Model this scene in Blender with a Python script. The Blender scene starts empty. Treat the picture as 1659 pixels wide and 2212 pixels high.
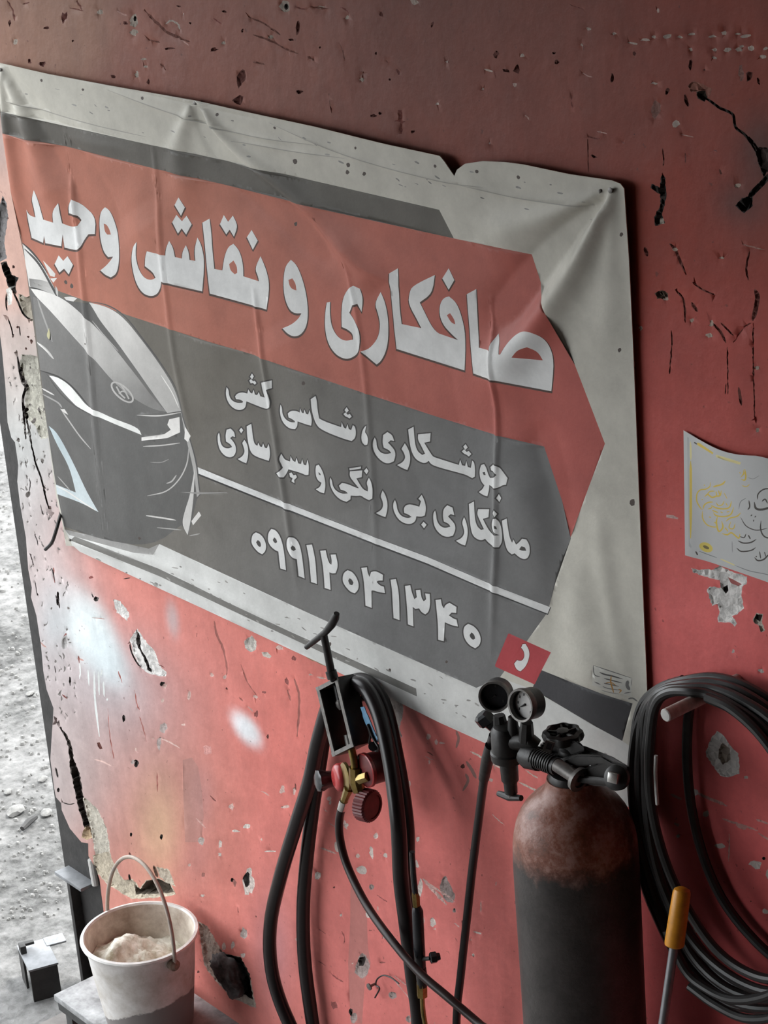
import bpy, bmesh, math, random
import numpy as np
from mathutils import Vector, Matrix, noise
from mathutils.geometry import delaunay_2d_cdt
random.seed(7); rng = np.random.default_rng(7)
scn = bpy.context.scene
col = scn.collection

# ------------------------------------------------------------------ camera, sky, sun, exposure
F, CX, CY = 5112.0, 829.5, 1106.0            # focal length and centre in pixels of the 1659x2212 frame
def unit(v): v = np.array(v, float); return v / np.linalg.norm(v)
_down = unit([1070, 12794, F]); _left = np.array(unit([-4400, -1675, F]))
_left = unit(_left - _down * _left.dot(_down))
RW = np.array([-_left, np.cross(-_down, -_left), -_down])   # rows: world x, y, z in (right, down, forward)
CAM = np.array([3.5, -4.68 * RW[1, 2], 3.6])
cam_d = bpy.data.cameras.new('camera'); cam = bpy.data.objects.new('camera', cam_d); col.objects.link(cam)
cam_d.sensor_fit = 'VERTICAL'; cam_d.sensor_height = 36.0; cam_d.lens = 36.0 * F / 2212.0
cam_d.clip_start = 0.05; cam_d.clip_end = 300
m3 = np.column_stack([RW[:, 0], -RW[:, 1], -RW[:, 2]])
cam.matrix_world = Matrix.Translation(CAM) @ Matrix(m3.tolist()).to_4x4()
scn.camera = cam

world = bpy.data.worlds.new('sky'); scn.world = world; world.use_nodes = True
bg = world.node_tree.nodes['Background']
bg.inputs['Color'].default_value = (0.93, 0.97, 1.0, 1); bg.inputs['Strength'].default_value = 1.45
sun_d = bpy.data.lights.new('sun', 'SUN'); sun = bpy.data.objects.new('sun', sun_d); col.objects.link(sun)
sun_d.energy = 1.2; sun_d.angle = math.radians(6); sun_d.color = (1.0, 0.97, 0.92)
sun.rotation_euler = Vector((-0.25, -0.35, -1.0)).to_track_quat('-Z', 'Y').to_euler()
scn.view_settings.view_transform = 'Standard'; scn.view_settings.look = 'None'
scn.view_settings.gamma = 1.0; scn.view_settings.use_curve_mapping = False
scn.view_settings.exposure = 1.75
try:
    scn.cycles.max_bounces = 6; scn.cycles.diffuse_bounces = 4; scn.cycles.glossy_bounces = 3
    scn.cycles.caustics_reflective = False; scn.cycles.caustics_refractive = False
except Exception: pass

# ------------------------------------------------------------------ geometry of the view (surveying helpers)
def ray(px, py): return RW @ np.array([px - CX, py - CY, F])
def at(px, py, y=0.0):
    r = ray(px, py); t = (y - CAM[1]) / r[1]; return Vector(CAM + t * r)
def atz(px, py, z=0.0):
    r = ray(px, py); t = (z - CAM[2]) / r[2]; return Vector(CAM + t * r)
def depth(p): return float((RW.T @ (np.array(p) - CAM))[2])
def project(P):
    c = (np.asarray(P) - CAM) @ RW
    return np.column_stack([c[:, 0] / c[:, 2] * F + CX, c[:, 1] / c[:, 2] * F + CY])
def wall_xz(pts):
    pts = np.asarray(pts, float); d = np.column_stack([pts[:, 0] - CX, pts[:, 1] - CY, np.full(len(pts), F)]) @ RW.T
    t = -CAM[1] / d[:, 1]; return np.column_stack([CAM[0] + t * d[:, 0], CAM[2] + t * d[:, 2]])
def vec(vx, vy, vz, d=4.5): return Vector(RW @ (np.array([vx, vy, vz]) * d / F))
def mm(px, p): return px * depth(p) / F

# ------------------------------------------------------------------ materials
def lin(c):
    c = np.array(c, float) / 255.0
    return np.where(c <= 0.04045, c / 12.92, ((c + 0.055) / 1.055) ** 2.4)
def A(r, g, b, k=0.95): return tuple(np.clip(lin((r, g, b)) / k, 0.01, 0.88))
def nodes(name):
    m = bpy.data.materials.new(name); m.use_nodes = True
    return m, m.node_tree.nodes, m.node_tree.links, m.node_tree.nodes['Principled BSDF']
def mat(name, c, rough=0.6, metal=0.0, var=0.25, scale=18.0, c2=None, bump=0.0, bscale=60.0, spec=0.5, coat=0.0):
    m, N, L, b = nodes(name)
    tc = N.new('ShaderNodeTexCoord'); nz = N.new('ShaderNodeTexNoise')
    nz.inputs['Scale'].default_value = scale; nz.inputs['Detail'].default_value = 6; nz.inputs['Roughness'].default_value = 0.65
    L.new(tc.outputs['Object'], nz.inputs['Vector'])
    rp = N.new('ShaderNodeValToRGB'); rp.color_ramp.elements[0].position = 0.35; rp.color_ramp.elements[1].position = 0.65
    a = tuple(x * (1 - var) for x in c); d = tuple(min(1, x * (1 + var)) for x in (c if c2 is None else c2))
    rp.color_ramp.elements[0].color = (*a, 1); rp.color_ramp.elements[1].color = (*d, 1)
    L.new(nz.outputs['Fac'], rp.inputs['Fac']); L.new(rp.outputs['Color'], b.inputs['Base Color'])
    b.inputs['Roughness'].default_value = rough; b.inputs['Metallic'].default_value = metal
    b.inputs['Specular IOR Level'].default_value = spec; b.inputs['Coat Weight'].default_value = coat
    if bump:
        n2 = N.new('ShaderNodeTexNoise'); n2.inputs['Scale'].default_value = bscale; n2.inputs['Detail'].default_value = 5
        L.new(tc.outputs['Object'], n2.inputs['Vector'])
        bp = N.new('ShaderNodeBump'); bp.inputs['Strength'].default_value = bump; bp.inputs['Distance'].default_value = 0.004
        L.new(n2.outputs['Fac'], bp.inputs['Height']); L.new(bp.outputs['Normal'], b.inputs['Normal'])
    return m
def attr_mat(name, rough=0.5, streak=0.0, dirt=0.2, bump=0.3, bscale=90.0, spec=0.5, speck=0.0):
    """base colour from the mesh colour attribute, broken up by procedural noise"""
    m, N, L, b = nodes(name)
    at_ = N.new('ShaderNodeAttribute'); at_.attribute_name = 'paint'
    tc = N.new('ShaderNodeTexCoord')
    nz = N.new('ShaderNodeTexNoise'); nz.inputs['Scale'].default_value = 7; nz.inputs['Detail'].default_value = 9; nz.inputs['Roughness'].default_value = 0.7
    L.new(tc.outputs['Object'], nz.inputs['Vector'])
    mp = N.new('ShaderNodeMapping'); mp.inputs['Scale'].default_value = (1, 1, 0.07)
    L.new(tc.outputs['Object'], mp.inputs['Vector'])
    st = N.new('ShaderNodeTexNoise'); st.inputs['Scale'].default_value = 22; st.inputs['Detail'].default_value = 4
    L.new(mp.outputs['Vector'], st.inputs['Vector'])
    def rng_(src, lo, hi):
        r = N.new('ShaderNodeMapRange'); r.inputs['From Min'].default_value = 0.3; r.inputs['From Max'].default_value = 0.7
        r.inputs['To Min'].default_value = lo; r.inputs['To Max'].default_value = hi; L.new(src, r.inputs['Value']); return r.outputs['Result']
    mul = N.new('ShaderNodeMath'); mul.operation = 'MULTIPLY'
    L.new(rng_(nz.outputs['Fac'], 1 - dirt, 1 + dirt * 0.6), mul.inputs[0]); L.new(rng_(st.outputs['Fac'], 1 - streak, 1 + streak * 0.6), mul.inputs[1])
    vm = N.new('ShaderNodeVectorMath'); vm.operation = 'SCALE'
    L.new(at_.outputs['Color'], vm.inputs[0]); L.new(mul.outputs[0], vm.inputs['Scale'])
    out = vm.outputs[0]
    if speck:
        sp = N.new('ShaderNodeTexNoise'); sp.inputs['Scale'].default_value = 70; sp.inputs['Detail'].default_value = 3
        L.new(tc.outputs['Object'], sp.inputs['Vector'])
        r = N.new('ShaderNodeMapRange'); r.inputs['From Min'].default_value = 0.68; r.inputs['From Max'].default_value = 0.74
        r.inputs['To Max'].default_value = speck; L.new(sp.outputs['Fac'], r.inputs['Value'])
        mx = N.new('ShaderNodeMix'); mx.data_type = 'RGBA'; L.new(r.outputs['Result'], mx.inputs['Factor'])
        L.new(out, mx.inputs['A']); mx.inputs['B'].default_value = (0.10, 0.035, 0.03, 1); out = mx.outputs['Result']
    L.new(out, b.inputs['Base Color'])
    b.inputs['Specular IOR Level'].default_value = spec; b.inputs['Roughness'].default_value = rough
    n2 = N.new('ShaderNodeTexNoise'); n2.inputs['Scale'].default_value = bscale; n2.inputs['Detail'].default_value = 6
    L.new(tc.outputs['Object'], n2.inputs['Vector'])
    n3 = N.new('ShaderNodeTexNoise'); n3.inputs['Scale'].default_value = 9; n3.inputs['Detail'].default_value = 3
    L.new(tc.outputs['Object'], n3.inputs['Vector'])
    ad = N.new('ShaderNodeMath'); ad.operation = 'MULTIPLY_ADD'; ad.inputs[1].default_value = 4.0
    L.new(n3.outputs['Fac'], ad.inputs[0]); L.new(n2.outputs['Fac'], ad.inputs[2])
    bp = N.new('ShaderNodeBump'); bp.inputs['Strength'].default_value = bump; bp.inputs['Distance'].default_value = 0.003
    L.new(ad.outputs[0], bp.inputs['Height']); L.new(bp.outputs['Normal'], b.inputs['Normal'])
    return m
M = dict(
    paint=attr_mat('painted_plaster', rough=0.55, streak=0.06, dirt=0.20, bump=0.35, bscale=55, spec=0.22, speck=0.55),
    rough_plaster=attr_mat('bare_plaster', rough=0.9, dirt=0.35, bump=1.0, bscale=120, spec=0.2),
    vinyl=attr_mat('printed_vinyl', rough=0.5, dirt=0.20, bump=0.12, bscale=160, spec=0.14),
    paper=attr_mat('printed_paper', rough=0.45, dirt=0.06, bump=0.05),
    steel_dark=mat('dark_steel', (0.026, 0.024, 0.023), 0.6, 0.1, 0.35, 25, bump=0.3),
    iron=mat('blackened_iron', (0.022, 0.020, 0.019), 0.42, 0.2, 0.3, 60, bump=0.2),
    iron_edge=mat('worn_iron', (0.16, 0.15, 0.14), 0.45, 0.5, 0.3, 60, bump=0.2),
    rubber=mat('black_rubber', (0.012, 0.0085, 0.009), 0.30, 0, 0.2, 40, spec=0.42),
    rubber_brown=mat('dark_brown_rubber', (0.022, 0.011, 0.010), 0.35, 0, 0.2, 40, spec=0.28),
    cable=mat('grey_black_cable', (0.022, 0.0205, 0.020), 0.38, 0, 0.25, 30, spec=0.45),
    brass=mat('brass', (0.30, 0.215, 0.075), 0.28, 0.9, 0.3, 50),
    red_plastic=mat('dark_red_enamel', (0.16, 0.02, 0.022), 0.4, 0, 0.2, 40),
    red_shiny=mat('bright_red_enamel', (0.45, 0.05, 0.05), 0.25, 0, 0.15, 40),
    black_plastic=mat('black_plastic', (0.02, 0.021, 0.024), 0.25, 0, 0.2, 40),
    blue=mat('blue_plastic', (0.16, 0.33, 0.50), 0.4, 0, 0.15, 40),
    chrome=mat('worn_chrome', (0.62, 0.61, 0.58), 0.25, 0.9, 0.15, 40),
    orange=mat('orange_plastic', (0.72, 0.30, 0.02), 0.4, 0, 0.12, 40),
    rod=mat('grey_rod', (0.22, 0.22, 0.23), 0.4, 0.5, 0.15, 30),
    white_rod=mat('whitish_plastic', (0.55, 0.53, 0.51), 0.5, 0, 0.12, 30),
    peg=mat('dusty_peg', (0.48, 0.40, 0.37), 0.7, 0, 0.25, 50, bump=0.3),
    bucket_in=mat('stained_bucket_inside', (0.52, 0.42, 0.34), 0.65, 0, 0.25, 16, c2=(0.60, 0.55, 0.48)),
    bail=mat('painted_wire', (0.46, 0.41, 0.36), 0.5, 0.1, 0.3, 30, c2=(0.34, 0.27, 0.22)),
    bucket_lug=mat('rusty_lug', (0.22, 0.16, 0.12), 0.7, 0.2, 0.3, 60),
    compound=mat('dried_filler', (0.62, 0.54, 0.38), 0.9, 0, 0.3, 30, c2=(0.82, 0.79, 0.70), bump=0.8, bscale=90),
    bench=mat('dusty_bench_top', (0.25, 0.25, 0.25), 0.6, 0, 0.3, 14, c2=(0.38, 0.385, 0.39), bump=0.25),
    bench_leg=mat('bench_steel', (0.07, 0.07, 0.07), 0.55, 0.3, 0.3, 30),
    stand_top=mat('bare_steel_plate', (0.20, 0.205, 0.215), 0.5, 0.1, 0.2, 30),
    cloth_dark=mat('grimy_black_rag', (0.035, 0.033, 0.033), 0.9, 0, 0.5, 30, c2=(0.09, 0.085, 0.085)),
    floor=mat('stained_concrete', (0.20, 0.185, 0.175), 0.85, 0, 0.35, 5, bump=0.5),
    roof=mat('sooty_ceiling', (0.07, 0.06, 0.055), 0.9, 0, 0.2, 5),
    innerwall=mat('dim_workshop_wall', (0.08, 0.055, 0.05), 0.9, 0, 0.25, 4),
    stone=mat('pale_pebble', (0.17, 0.167, 0.16), 0.9, 0, 0.35, 40, bump=0.5),
)
# street gravel
def street_mat():
    m, N, L, b = nodes('gravelly_street')
    tc = N.new('ShaderNodeTexCoord')
    v = N.new('ShaderNodeTexVoronoi'); v.inputs['Scale'].default_value = 28; L.new(tc.outputs['Object'], v.inputs['Vector'])
    n = N.new('ShaderNodeTexNoise'); n.inputs['Scale'].default_value = 16; n.inputs['Detail'].default_value = 9; n.inputs['Roughness'].default_value = 0.75
    L.new(tc.outputs['Object'], n.inputs['Vector'])
    n0 = N.new('ShaderNodeTexNoise'); n0.inputs['Scale'].default_value = 1.6; n0.inputs['Detail'].default_value = 4
    L.new(tc.outputs['Object'], n0.inputs['Vector'])
    s = N.new('ShaderNodeMath'); s.operation = 'MULTIPLY_ADD'; s.inputs[1].default_value = 0.7; L.new(n0.outputs['Fac'], s.inputs[0]); L.new(n.outputs['Fac'], s.inputs[2])
    r = N.new('ShaderNodeValToRGB'); r.color_ramp.elements[0].position = 0.62; r.color_ramp.elements[1].position = 1.0
    r.color_ramp.elements[0].color = (0.045, 0.044, 0.042, 1); r.color_ramp.elements[1].color = (0.27, 0.265, 0.258, 1)
    L.new(s.outputs[0], r.inputs['Fac']); L.new(r.outputs['Color'], b.inputs['Base Color']); b.inputs['Roughness'].default_value = 0.9
    bp = N.new('ShaderNodeBump'); bp.inputs['Strength'].default_value = 0.9; bp.inputs['Distance'].default_value = 0.02
    a = N.new('ShaderNodeMath'); a.operation = 'MULTIPLY_ADD'; a.inputs[1].default_value = 0.6; L.new(v.outputs['Distance'], a.inputs[0]); L.new(n.outputs['Fac'], a.inputs[2])
    L.new(a.outputs[0], bp.inputs['Height']); L.new(bp.outputs['Normal'], b.inputs['Normal'])
    return m
M['street'] = street_mat()

# ------------------------------------------------------------------ object helpers
def tag(o, label=None, cat=None, group=None, kind=None):
    if label: o['label'] = label
    if cat: o['category'] = cat
    if group: o['group'] = group
    if kind: o['kind'] = kind
    return o
def thing(name, loc, label, cat, group=None):
    o = bpy.data.objects.new(name, None); o.empty_display_size = 0.05; col.objects.link(o); o.location = loc
    return tag(o, label, cat, group)
def root_loc(o):
    v = Vector((0, 0, 0))
    while o is not None: v = v + o.location; o = o.parent
    return v
def obj(name, bm, material, parent=None, origin=None, smooth=True, sharp=35):
    """bm holds world coordinates; becomes one mesh object"""
    me = bpy.data.meshes.new(name)
    if isinstance(bm, bmesh.types.BMesh):
        bmesh.ops.recalc_face_normals(bm, faces=bm.faces[:]); bm.to_mesh(me); bm.free()
    else: me = bm; me.name = name
    if smooth:
        me.shade_smooth()
        if sharp: me.set_sharp_from_angle(angle=math.radians(sharp))
    for mm_ in (material if isinstance(material, (list, tuple)) else [material]): me.materials.append(mm_)
    o = bpy.data.objects.new(name, me); col.objects.link(o)
    if parent is not None:
        off = root_loc(parent); me.transform(Matrix.Translation(-off)); o.parent = parent
    else:
        if origin is None:
            co = np.array([v.co for v in me.vertices]); origin = Vector(((co[:, 0].min() + co[:, 0].max()) / 2, (co[:, 1].min() + co[:, 1].max()) / 2, co[:, 2].min()))
        me.transform(Matrix.Translation(-Vector(origin))); o.location = origin
    return o
def spline(pts, n=8, closed=False):
    P = [Vector(p) for p in pts]; out = []; k = len(P)
    for i in range(k if closed else k - 1):
        p0, p1, p2, p3 = (P[(i - 1) % k] if closed or i > 0 else P[0] * 2 - P[1]), P[i], P[(i + 1) % k], (P[(i + 2) % k] if closed or i + 2 < k else P[-1] * 2 - P[-2])
        for j in range(n):
            t = j / n
            out.append(0.5 * ((2 * p1) + (p2 - p0) * t + (2 * p0 - 5 * p1 + 4 * p2 - p3) * t * t + (3 * p1 - p0 - 3 * p2 + p3) * t ** 3))
    if not closed: out.append(P[-1])
    return out
def tube(bm, pts, r, seg=10, closed=False, flat=1.0, flat_axis=None):
    """round (or flattened) tube along points; r a number or a list"""
    P = [Vector(p) for p in pts]; k = len(P); rings = []; prev = None
    for i in range(k):
        if closed: t = P[(i + 1) % k] - P[i - 1]
        else: t = P[min(i + 1, k - 1)] - P[max(i - 1, 0)]
        if t.length < 1e-9: t = Vector((0, 0, 1))
        t.normalize()
        ref = prev if prev is not None else (Vector((0, 1, 0)) if abs(t.y) < 0.9 else Vector((1, 0, 0)))
        if flat_axis is not None: ref = Vector(flat_axis)
        u = (ref - t * ref.dot(t)); u = u.normalized() if u.length > 1e-6 else t.orthogonal().normalized(); w = t.cross(u); prev = u
        rr = r[i] if isinstance(r, (list, tuple)) else r
        rings.append([bm.verts.new(P[i] + (u * math.cos(a) * flat + w * math.sin(a)) * rr) for a in (2 * math.pi * s / seg for s in range(seg))])
    for i in range(k if closed else k - 1):
        a, b = rings[i], rings[(i + 1) % k]
        for s in range(seg): bm.faces.new((a[s], a[(s + 1) % seg], b[(s + 1) % seg], b[s]))
    if not closed: bm.faces.new(rings[0]); bm.faces.new(rings[-1][::-1])
    return bm
def lathe(bm, origin, axis, prof, seg=32, wob=None, caps=True):
    """profile of (radius, distance along axis)"""
    o = Vector(origin); t = Vector(axis).normalized()
    u = t.orthogonal().normalized() if abs(t.z) < 0.999 else Vector((1, 0, 0)); w = t.cross(u); rings = []
    for r, h in prof:
        ring = []
        for s in range(seg):
            a = 2 * math.pi * s / seg; rr = r * (wob(a, h) if wob else 1)
            ring.append(bm.verts.new(o + t * h + (u * math.cos(a) + w * math.sin(a)) * rr))
        rings.append(ring)
    for a, b in zip(rings, rings[1:]):
        for s in range(seg): bm.faces.new((a[s], a[(s + 1) % seg], b[(s + 1) % seg], b[s]))
    if caps: bm.faces.new(rings[0]); bm.faces.new(rings[-1][::-1])
    return bm
def box(bm, c, ax, ay, az, bev=0.0):
    """box from centre and three half-axis vectors"""
    c, ax, ay, az = map(Vector, (c, ax, ay, az)); vs = {}
    for i in (-1, 1):
        for j in (-1, 1):
            for k in (-1, 1): vs[i, j, k] = bm.verts.new(c + ax * i + ay * j + az * k)
    fs = []
    for q in (((-1,-1,-1),(-1,1,-1),(1,1,-1),(1,-1,-1)), ((-1,-1,1),(1,-1,1),(1,1,1),(-1,1,1)), ((-1,-1,-1),(1,-1,-1),(1,-1,1),(-1,-1,1)),
              ((-1,1,-1),(-1,1,1),(1,1,1),(1,1,-1)), ((-1,-1,-1),(-1,-1,1),(-1,1,1),(-1,1,-1)), ((1,-1,-1),(1,1,-1),(1,1,1),(1,-1,1))):
        fs.append(bm.faces.new([vs[i] for i in q]))
    if bev: bmesh.ops.bevel(bm, geom=list({e for f_ in fs for e in f_.edges}), offset=bev, segments=2, affect='EDGES', profile=0.6)
    return bm
def abox(bm, lo, hi, bev=0.0):
    lo, hi = Vector(lo), Vector(hi); h = (hi - lo) / 2
    return box(bm, (lo + hi) / 2, (h.x, 0, 0), (0, h.y, 0), (0, 0, h.z), bev)
B = bmesh.new

# ------------------------------------------------------------------ flat outlines (read in zoomed views, turned into frame pixels)
ZOOM = dict(h1=(0, 100, 2.9625), h2=(500, 200, 2.765), h3=(1000, 300, 2.5175), c=(0, 560, 2.9625), s1=(440, 780, 4.1475), s2=(780, 900, 3.607),
            p1=(520, 1120, 5.53), p2=(740, 1200, 3.318), g=(1440, 900, 4.254), r=(1320, 1400, 2.7227), k=(830, 0, 2.0012), u=(0, 0, 1.9988),
            e1=(0, 380, 4.256), e2=(0, 880, 3.6875), e3=(0, 1400, 4.1475), w=(100, 1150, 2.765), q=(540, 1780, 3.318), y=(640, 1300, 4.253), b=(0, 1780, 2.9625),
            v=(980, 1420, 3.7705), i=(0, 0, 1.0))
def Z(key, flat):
    x0, y0, s = ZOOM[key]; a = np.array(flat, float).reshape(-1, 2); return a / s + np.array([x0, y0])
def rounded(poly, ang=48, it=2):
    """Chaikin smoothing that keeps sharp corners"""
    P = np.asarray(poly, float)
    sharp = []
    for i in range(len(P)):
        a = P[i] - P[i - 1]; b = P[(i + 1) % len(P)] - P[i]
        d = abs(math.degrees(math.atan2(a[0] * b[1] - a[1] * b[0], a.dot(b)))); sharp.append(d > ang)
    for _ in range(it):
        Q, S = [], []
        for i in range(len(P)):
            if sharp[i]: Q.append(P[i]); S.append(True)
            else:
                Q.append(P[i] * 0.75 + P[i - 1] * 0.25); S.append(False); Q.append(P[i] * 0.75 + P[(i + 1) % len(P)] * 0.25); S.append(False)
        P, sharp = np.array(Q), S
    return P
def grow(poly, d, sh=(0, 0)):
    P = np.asarray(poly, float); x, y = P[:, 0], P[:, 1]
    area = np.sum(x * np.roll(y, -1) - np.roll(x, -1) * y); s = 1 if area > 0 else -1
    e = np.roll(P, -1, 0) - P; n = np.column_stack([e[:, 1], -e[:, 0]]) * s; n /= np.maximum(np.linalg.norm(n, axis=1, keepdims=True), 1e-9)
    v = n + np.roll(n, 1, 0); l = np.maximum(np.linalg.norm(v, axis=1, keepdims=True), 0.6); return P + v / l * d * np.minimum(2 / l, 1.3) + np.array(sh)
def stroke(pts, w, taper=True, n=5):
    P = np.array([p[:2] for p in spline([(x, y, 0) for x, y in pts], n)]); k = len(P)
    t = np.gradient(P, axis=0); t /= np.maximum(np.linalg.norm(t, axis=1, keepdims=True), 1e-9); nn = np.column_stack([-t[:, 1], t[:, 0]])
    s = np.linspace(0, 1, k); ww = w / 2 * (np.clip(np.minimum(s, 1 - s) * 4 + 0.3, 0, 1) if taper else np.ones(k))
    return np.vstack([P + nn * ww[:, None], (P - nn * ww[:, None])[::-1]])
def ellipse(x, y, rx, ry, ang=0, n=16, jit=0.0):
    a = np.linspace(0, 2 * math.pi, n, endpoint=False); j = 1 + (rng.random(n) - 0.5) * 2 * jit
    px, py = rx * np.cos(a) * j, ry * np.sin(a) * j; c, s = math.cos(math.radians(ang)), math.sin(math.radians(ang))
    return np.column_stack([x + px * c - py * s, y + px * s + py * c])
def inside(pt, poly):
    x, y = pt[:, 0], pt[:, 1]; r = np.zeros(len(pt), bool); q = np.roll(poly, -1, 0)
    for (x1, y1), (x2, y2) in zip(poly, q):
        if y1 == y2: continue
        c = (y1 > y) != (y2 > y); r ^= c & (x < (x2 - x1) * (y - y1) / (y2 - y1) + x1)
    return r
def cover(pt, polys):
    r = np.zeros(len(pt), bool)
    for p in polys:
        lo, hi = p.min(0), p.max(0); bb = np.where((pt[:, 0] >= lo[0]) & (pt[:, 0] <= hi[0]) & (pt[:, 1] >= lo[1]) & (pt[:, 1] <= hi[1]))[0]
        if len(bb): r[bb] ^= inside(pt[bb], p)
    return r
def triangulate(points, loops, lines=()):
    """constrained triangulation in wall metres; loops and lines in frame pixels"""
    vs = [tuple(p) for p in points]; es = []
    for lp, closed in [(l, True) for l in loops] + [(l, False) for l in lines]:
        w = wall_xz(lp); i0 = len(vs); vs += [tuple(p) for p in w]; k = len(w)
        es += [(i0 + i, i0 + (i + 1) % k) for i in range(k if closed else k - 1)]
    r = delaunay_2d_cdt([Vector(v) for v in vs], es, [], 0, 1e-6)
    return np.array([tuple(v) for v in r[0]]), np.array([tuple(f_) for f_ in r[2] if len(f_) == 3])
def mesh_from(name, V, T, colors, mats=None):
    """colors per triangle corner (n,3,3)"""
    used, inv = np.unique(T, return_inverse=True); Tn = inv.reshape(T.shape)
    me = bpy.data.meshes.new(name); me.vertices.add(len(used)); me.vertices.foreach_set('co', V[used].astype(np.float32).ravel())
    me.loops.add(len(T) * 3); me.loops.foreach_set('vertex_index', Tn.astype(np.int32).ravel())
    me.polygons.add(len(T)); me.polygons.foreach_set('loop_start', np.arange(0, len(T) * 3, 3, dtype=np.int32)); me.polygons.foreach_set('loop_total', np.full(len(T), 3, np.int32))
    if mats is not None: me.polygons.foreach_set('material_index', mats.astype(np.int32))
    a = me.color_attributes.new('paint', 'FLOAT_COLOR', 'CORNER')
    c = np.ones((len(T) * 3, 4), np.float32); c[:, :3] = colors.reshape(-1, 3); a.data.foreach_set('color', c.ravel())
    me.update(calc_edges=True); me.validate()
    return me
def face_front(T, P2):
    """orient triangles in (x, z) so that they face -y"""
    a, b, c = P2[T[:, 0]], P2[T[:, 1]], P2[T[:, 2]]
    cr = (b[:, 0] - a[:, 0]) * (c[:, 1] - a[:, 1]) - (b[:, 1] - a[:, 1]) * (c[:, 0] - a[:, 0])
    T = T.copy(); sw = cr < 0; T[sw] = T[sw][:, [0, 2, 1]]; return T[np.abs(cr) > 1e-12]

# ================================================================== SETTING
WX0 = -1.497          # street-side edge of the steel column, x
def plane(name, pts, m, kind='structure'):
    bm = B(); bm.faces.new([bm.verts.new(p) for p in pts]); return tag(obj(name, bm, m, smooth=False), kind=kind)
XR, YF, ZC = 7.0, -9.0, 4.7
bm = B(); abox(bm, (WX0, YF, -0.2), (XR, 0.6, 0.0)); tag(obj('floor', bm, M['floor'], smooth=False), kind='structure')
bm = B(); abox(bm, (-40, -30, -0.25), (WX0 - 0.001, 40, -0.004)); tag(obj('street', bm, M['street'], smooth=False), 'bright sunlit gravelly street outside the doorway', 'street', kind='structure')
bm = B(); abox(bm, (WX0, YF, ZC), (XR, 0.3, ZC + 0.2)); tag(obj('ceiling', bm, M['roof'], smooth=False), kind='structure')
bm = B(); abox(bm, (XR, YF, 0), (XR + 0.2, 0.3, ZC)); tag(obj('wall_right', bm, M['innerwall'], smooth=False), kind='structure')
bm = B(); abox(bm, (WX0, YF - 0.2, 0), (XR, YF, ZC)); tag(obj('wall_front', bm, M['innerwall'], smooth=False), kind='structure')
bm = B(); abox(bm, (WX0, YF, 3.10), (WX0 + 0.2, 0.0, ZC)); tag(obj('wall_left', bm, M['innerwall'], smooth=False), kind='structure')

# ------------------------------------------------------------------ the damaged red wall
EDGE = Z('i', [-150, -400, -110, 0, -80, 400, -16, 640, -2, 700, 5, 755, 12, 830, 17, 912, 25, 945, 33, 955, 40, 1005, 38, 1040, 45, 1090, 57, 1160, 61, 1230, 68, 1270, 66, 1290, 78, 1330, 88, 1400,
               92, 1450, 100, 1490, 115, 1530, 112, 1600, 109, 1640, 117, 1700, 121, 1722, 132, 1735, 133, 1750, 150, 1790, 175, 1820, 190, 1822, 190, 1850, 205, 1875, 214, 1900, 222, 1960, 235, 2060, 240, 2200, 252, 2350])
edge_w = wall_xz(EDGE)
edge_w = np.vstack([[edge_w[0, 0], ZC], edge_w, [edge_w[-1, 0], -0.1]])
DARK, PLA, PLB, PIT = (0.035, 0.028, 0.025), (0.74, 0.71, 0.68), (0.46, 0.40, 0.34), (0.115, 0.040, 0.032)
W = []      # (polygon px, colour, depth in mm, material slot)
def roughen(P):
    if np.ptp(P, 0).max() < 26: return P
    out = []
    for a, b in zip(P, np.roll(P, -1, 0)):
        k = max(1, int(np.linalg.norm(b - a) / 4.5)); n_ = np.array([-(b - a)[1], (b - a)[0]]) / max(1e-6, np.linalg.norm(b - a))
        for i in range(k): out.append(a + (b - a) * i / k + n_ * (rng.uniform(-1.3, 1.3) if i else 0))
    return np.array(out)
def chip(poly, c, d, slot=1): W.append((roughen(np.asarray(poly, float)) if slot == 1 else np.asarray(poly, float), c, d, slot))
chip(Z('r', [555,610, 590,530, 625,485, 660,510, 700,570, 750,620, 755,740, 690,760, 640,750, 560,640]), PLA, 3)
chip(Z('r', [625,600, 650,560, 690,590, 695,660, 650,690, 625,650]), PLB, 9)
chip(Z('g', [225,1390, 300,1410, 370,1400, 430,1405, 490,1370, 600,1420, 740,1470, 735,1540, 700,1560, 690,1640, 715,1760, 640,1820, 605,1830, 650,1900, 630,1930, 590,1890, 480,1890, 470,1850, 490,1790, 470,1720, 420,1740, 370,1590, 400,1560, 500,1570, 490,1500, 350,1470, 240,1430]), PLA, 3)
chip(Z('g', [515,1570, 550,1550, 560,1600, 540,1630, 515,1600]), DARK, 9)
chip(Z('g', [555,1480, 600,1500, 680,1545, 650,1560, 590,1530]), (0.36, 0.09, 0.08), 1, 0)
chip(Z('g', [795,1860, 830,1800, 890,1810, 880,1880, 910,1960, 870,1980, 850,1920, 815,1900]), PLB, 4)
chip(Z('g', [805,1860, 830,1810, 870,1830, 850,1890]), DARK, 7)
chip(Z('g', [0,900, 60,905, 110,930, 100,945, 0,925]), (0.55, 0.36, 0.33), 1)
chip(Z('k', [1200,745, 1215,770, 1217,860, 1198,930, 1212,965, 1170,978, 1163,940, 1190,890, 1192,840, 1150,812, 1155,795, 1190,812]), DARK, 8)
chip(Z('k', [1175,950, 1205,945, 1208,968, 1175,972]), PLB, 5)
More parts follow.
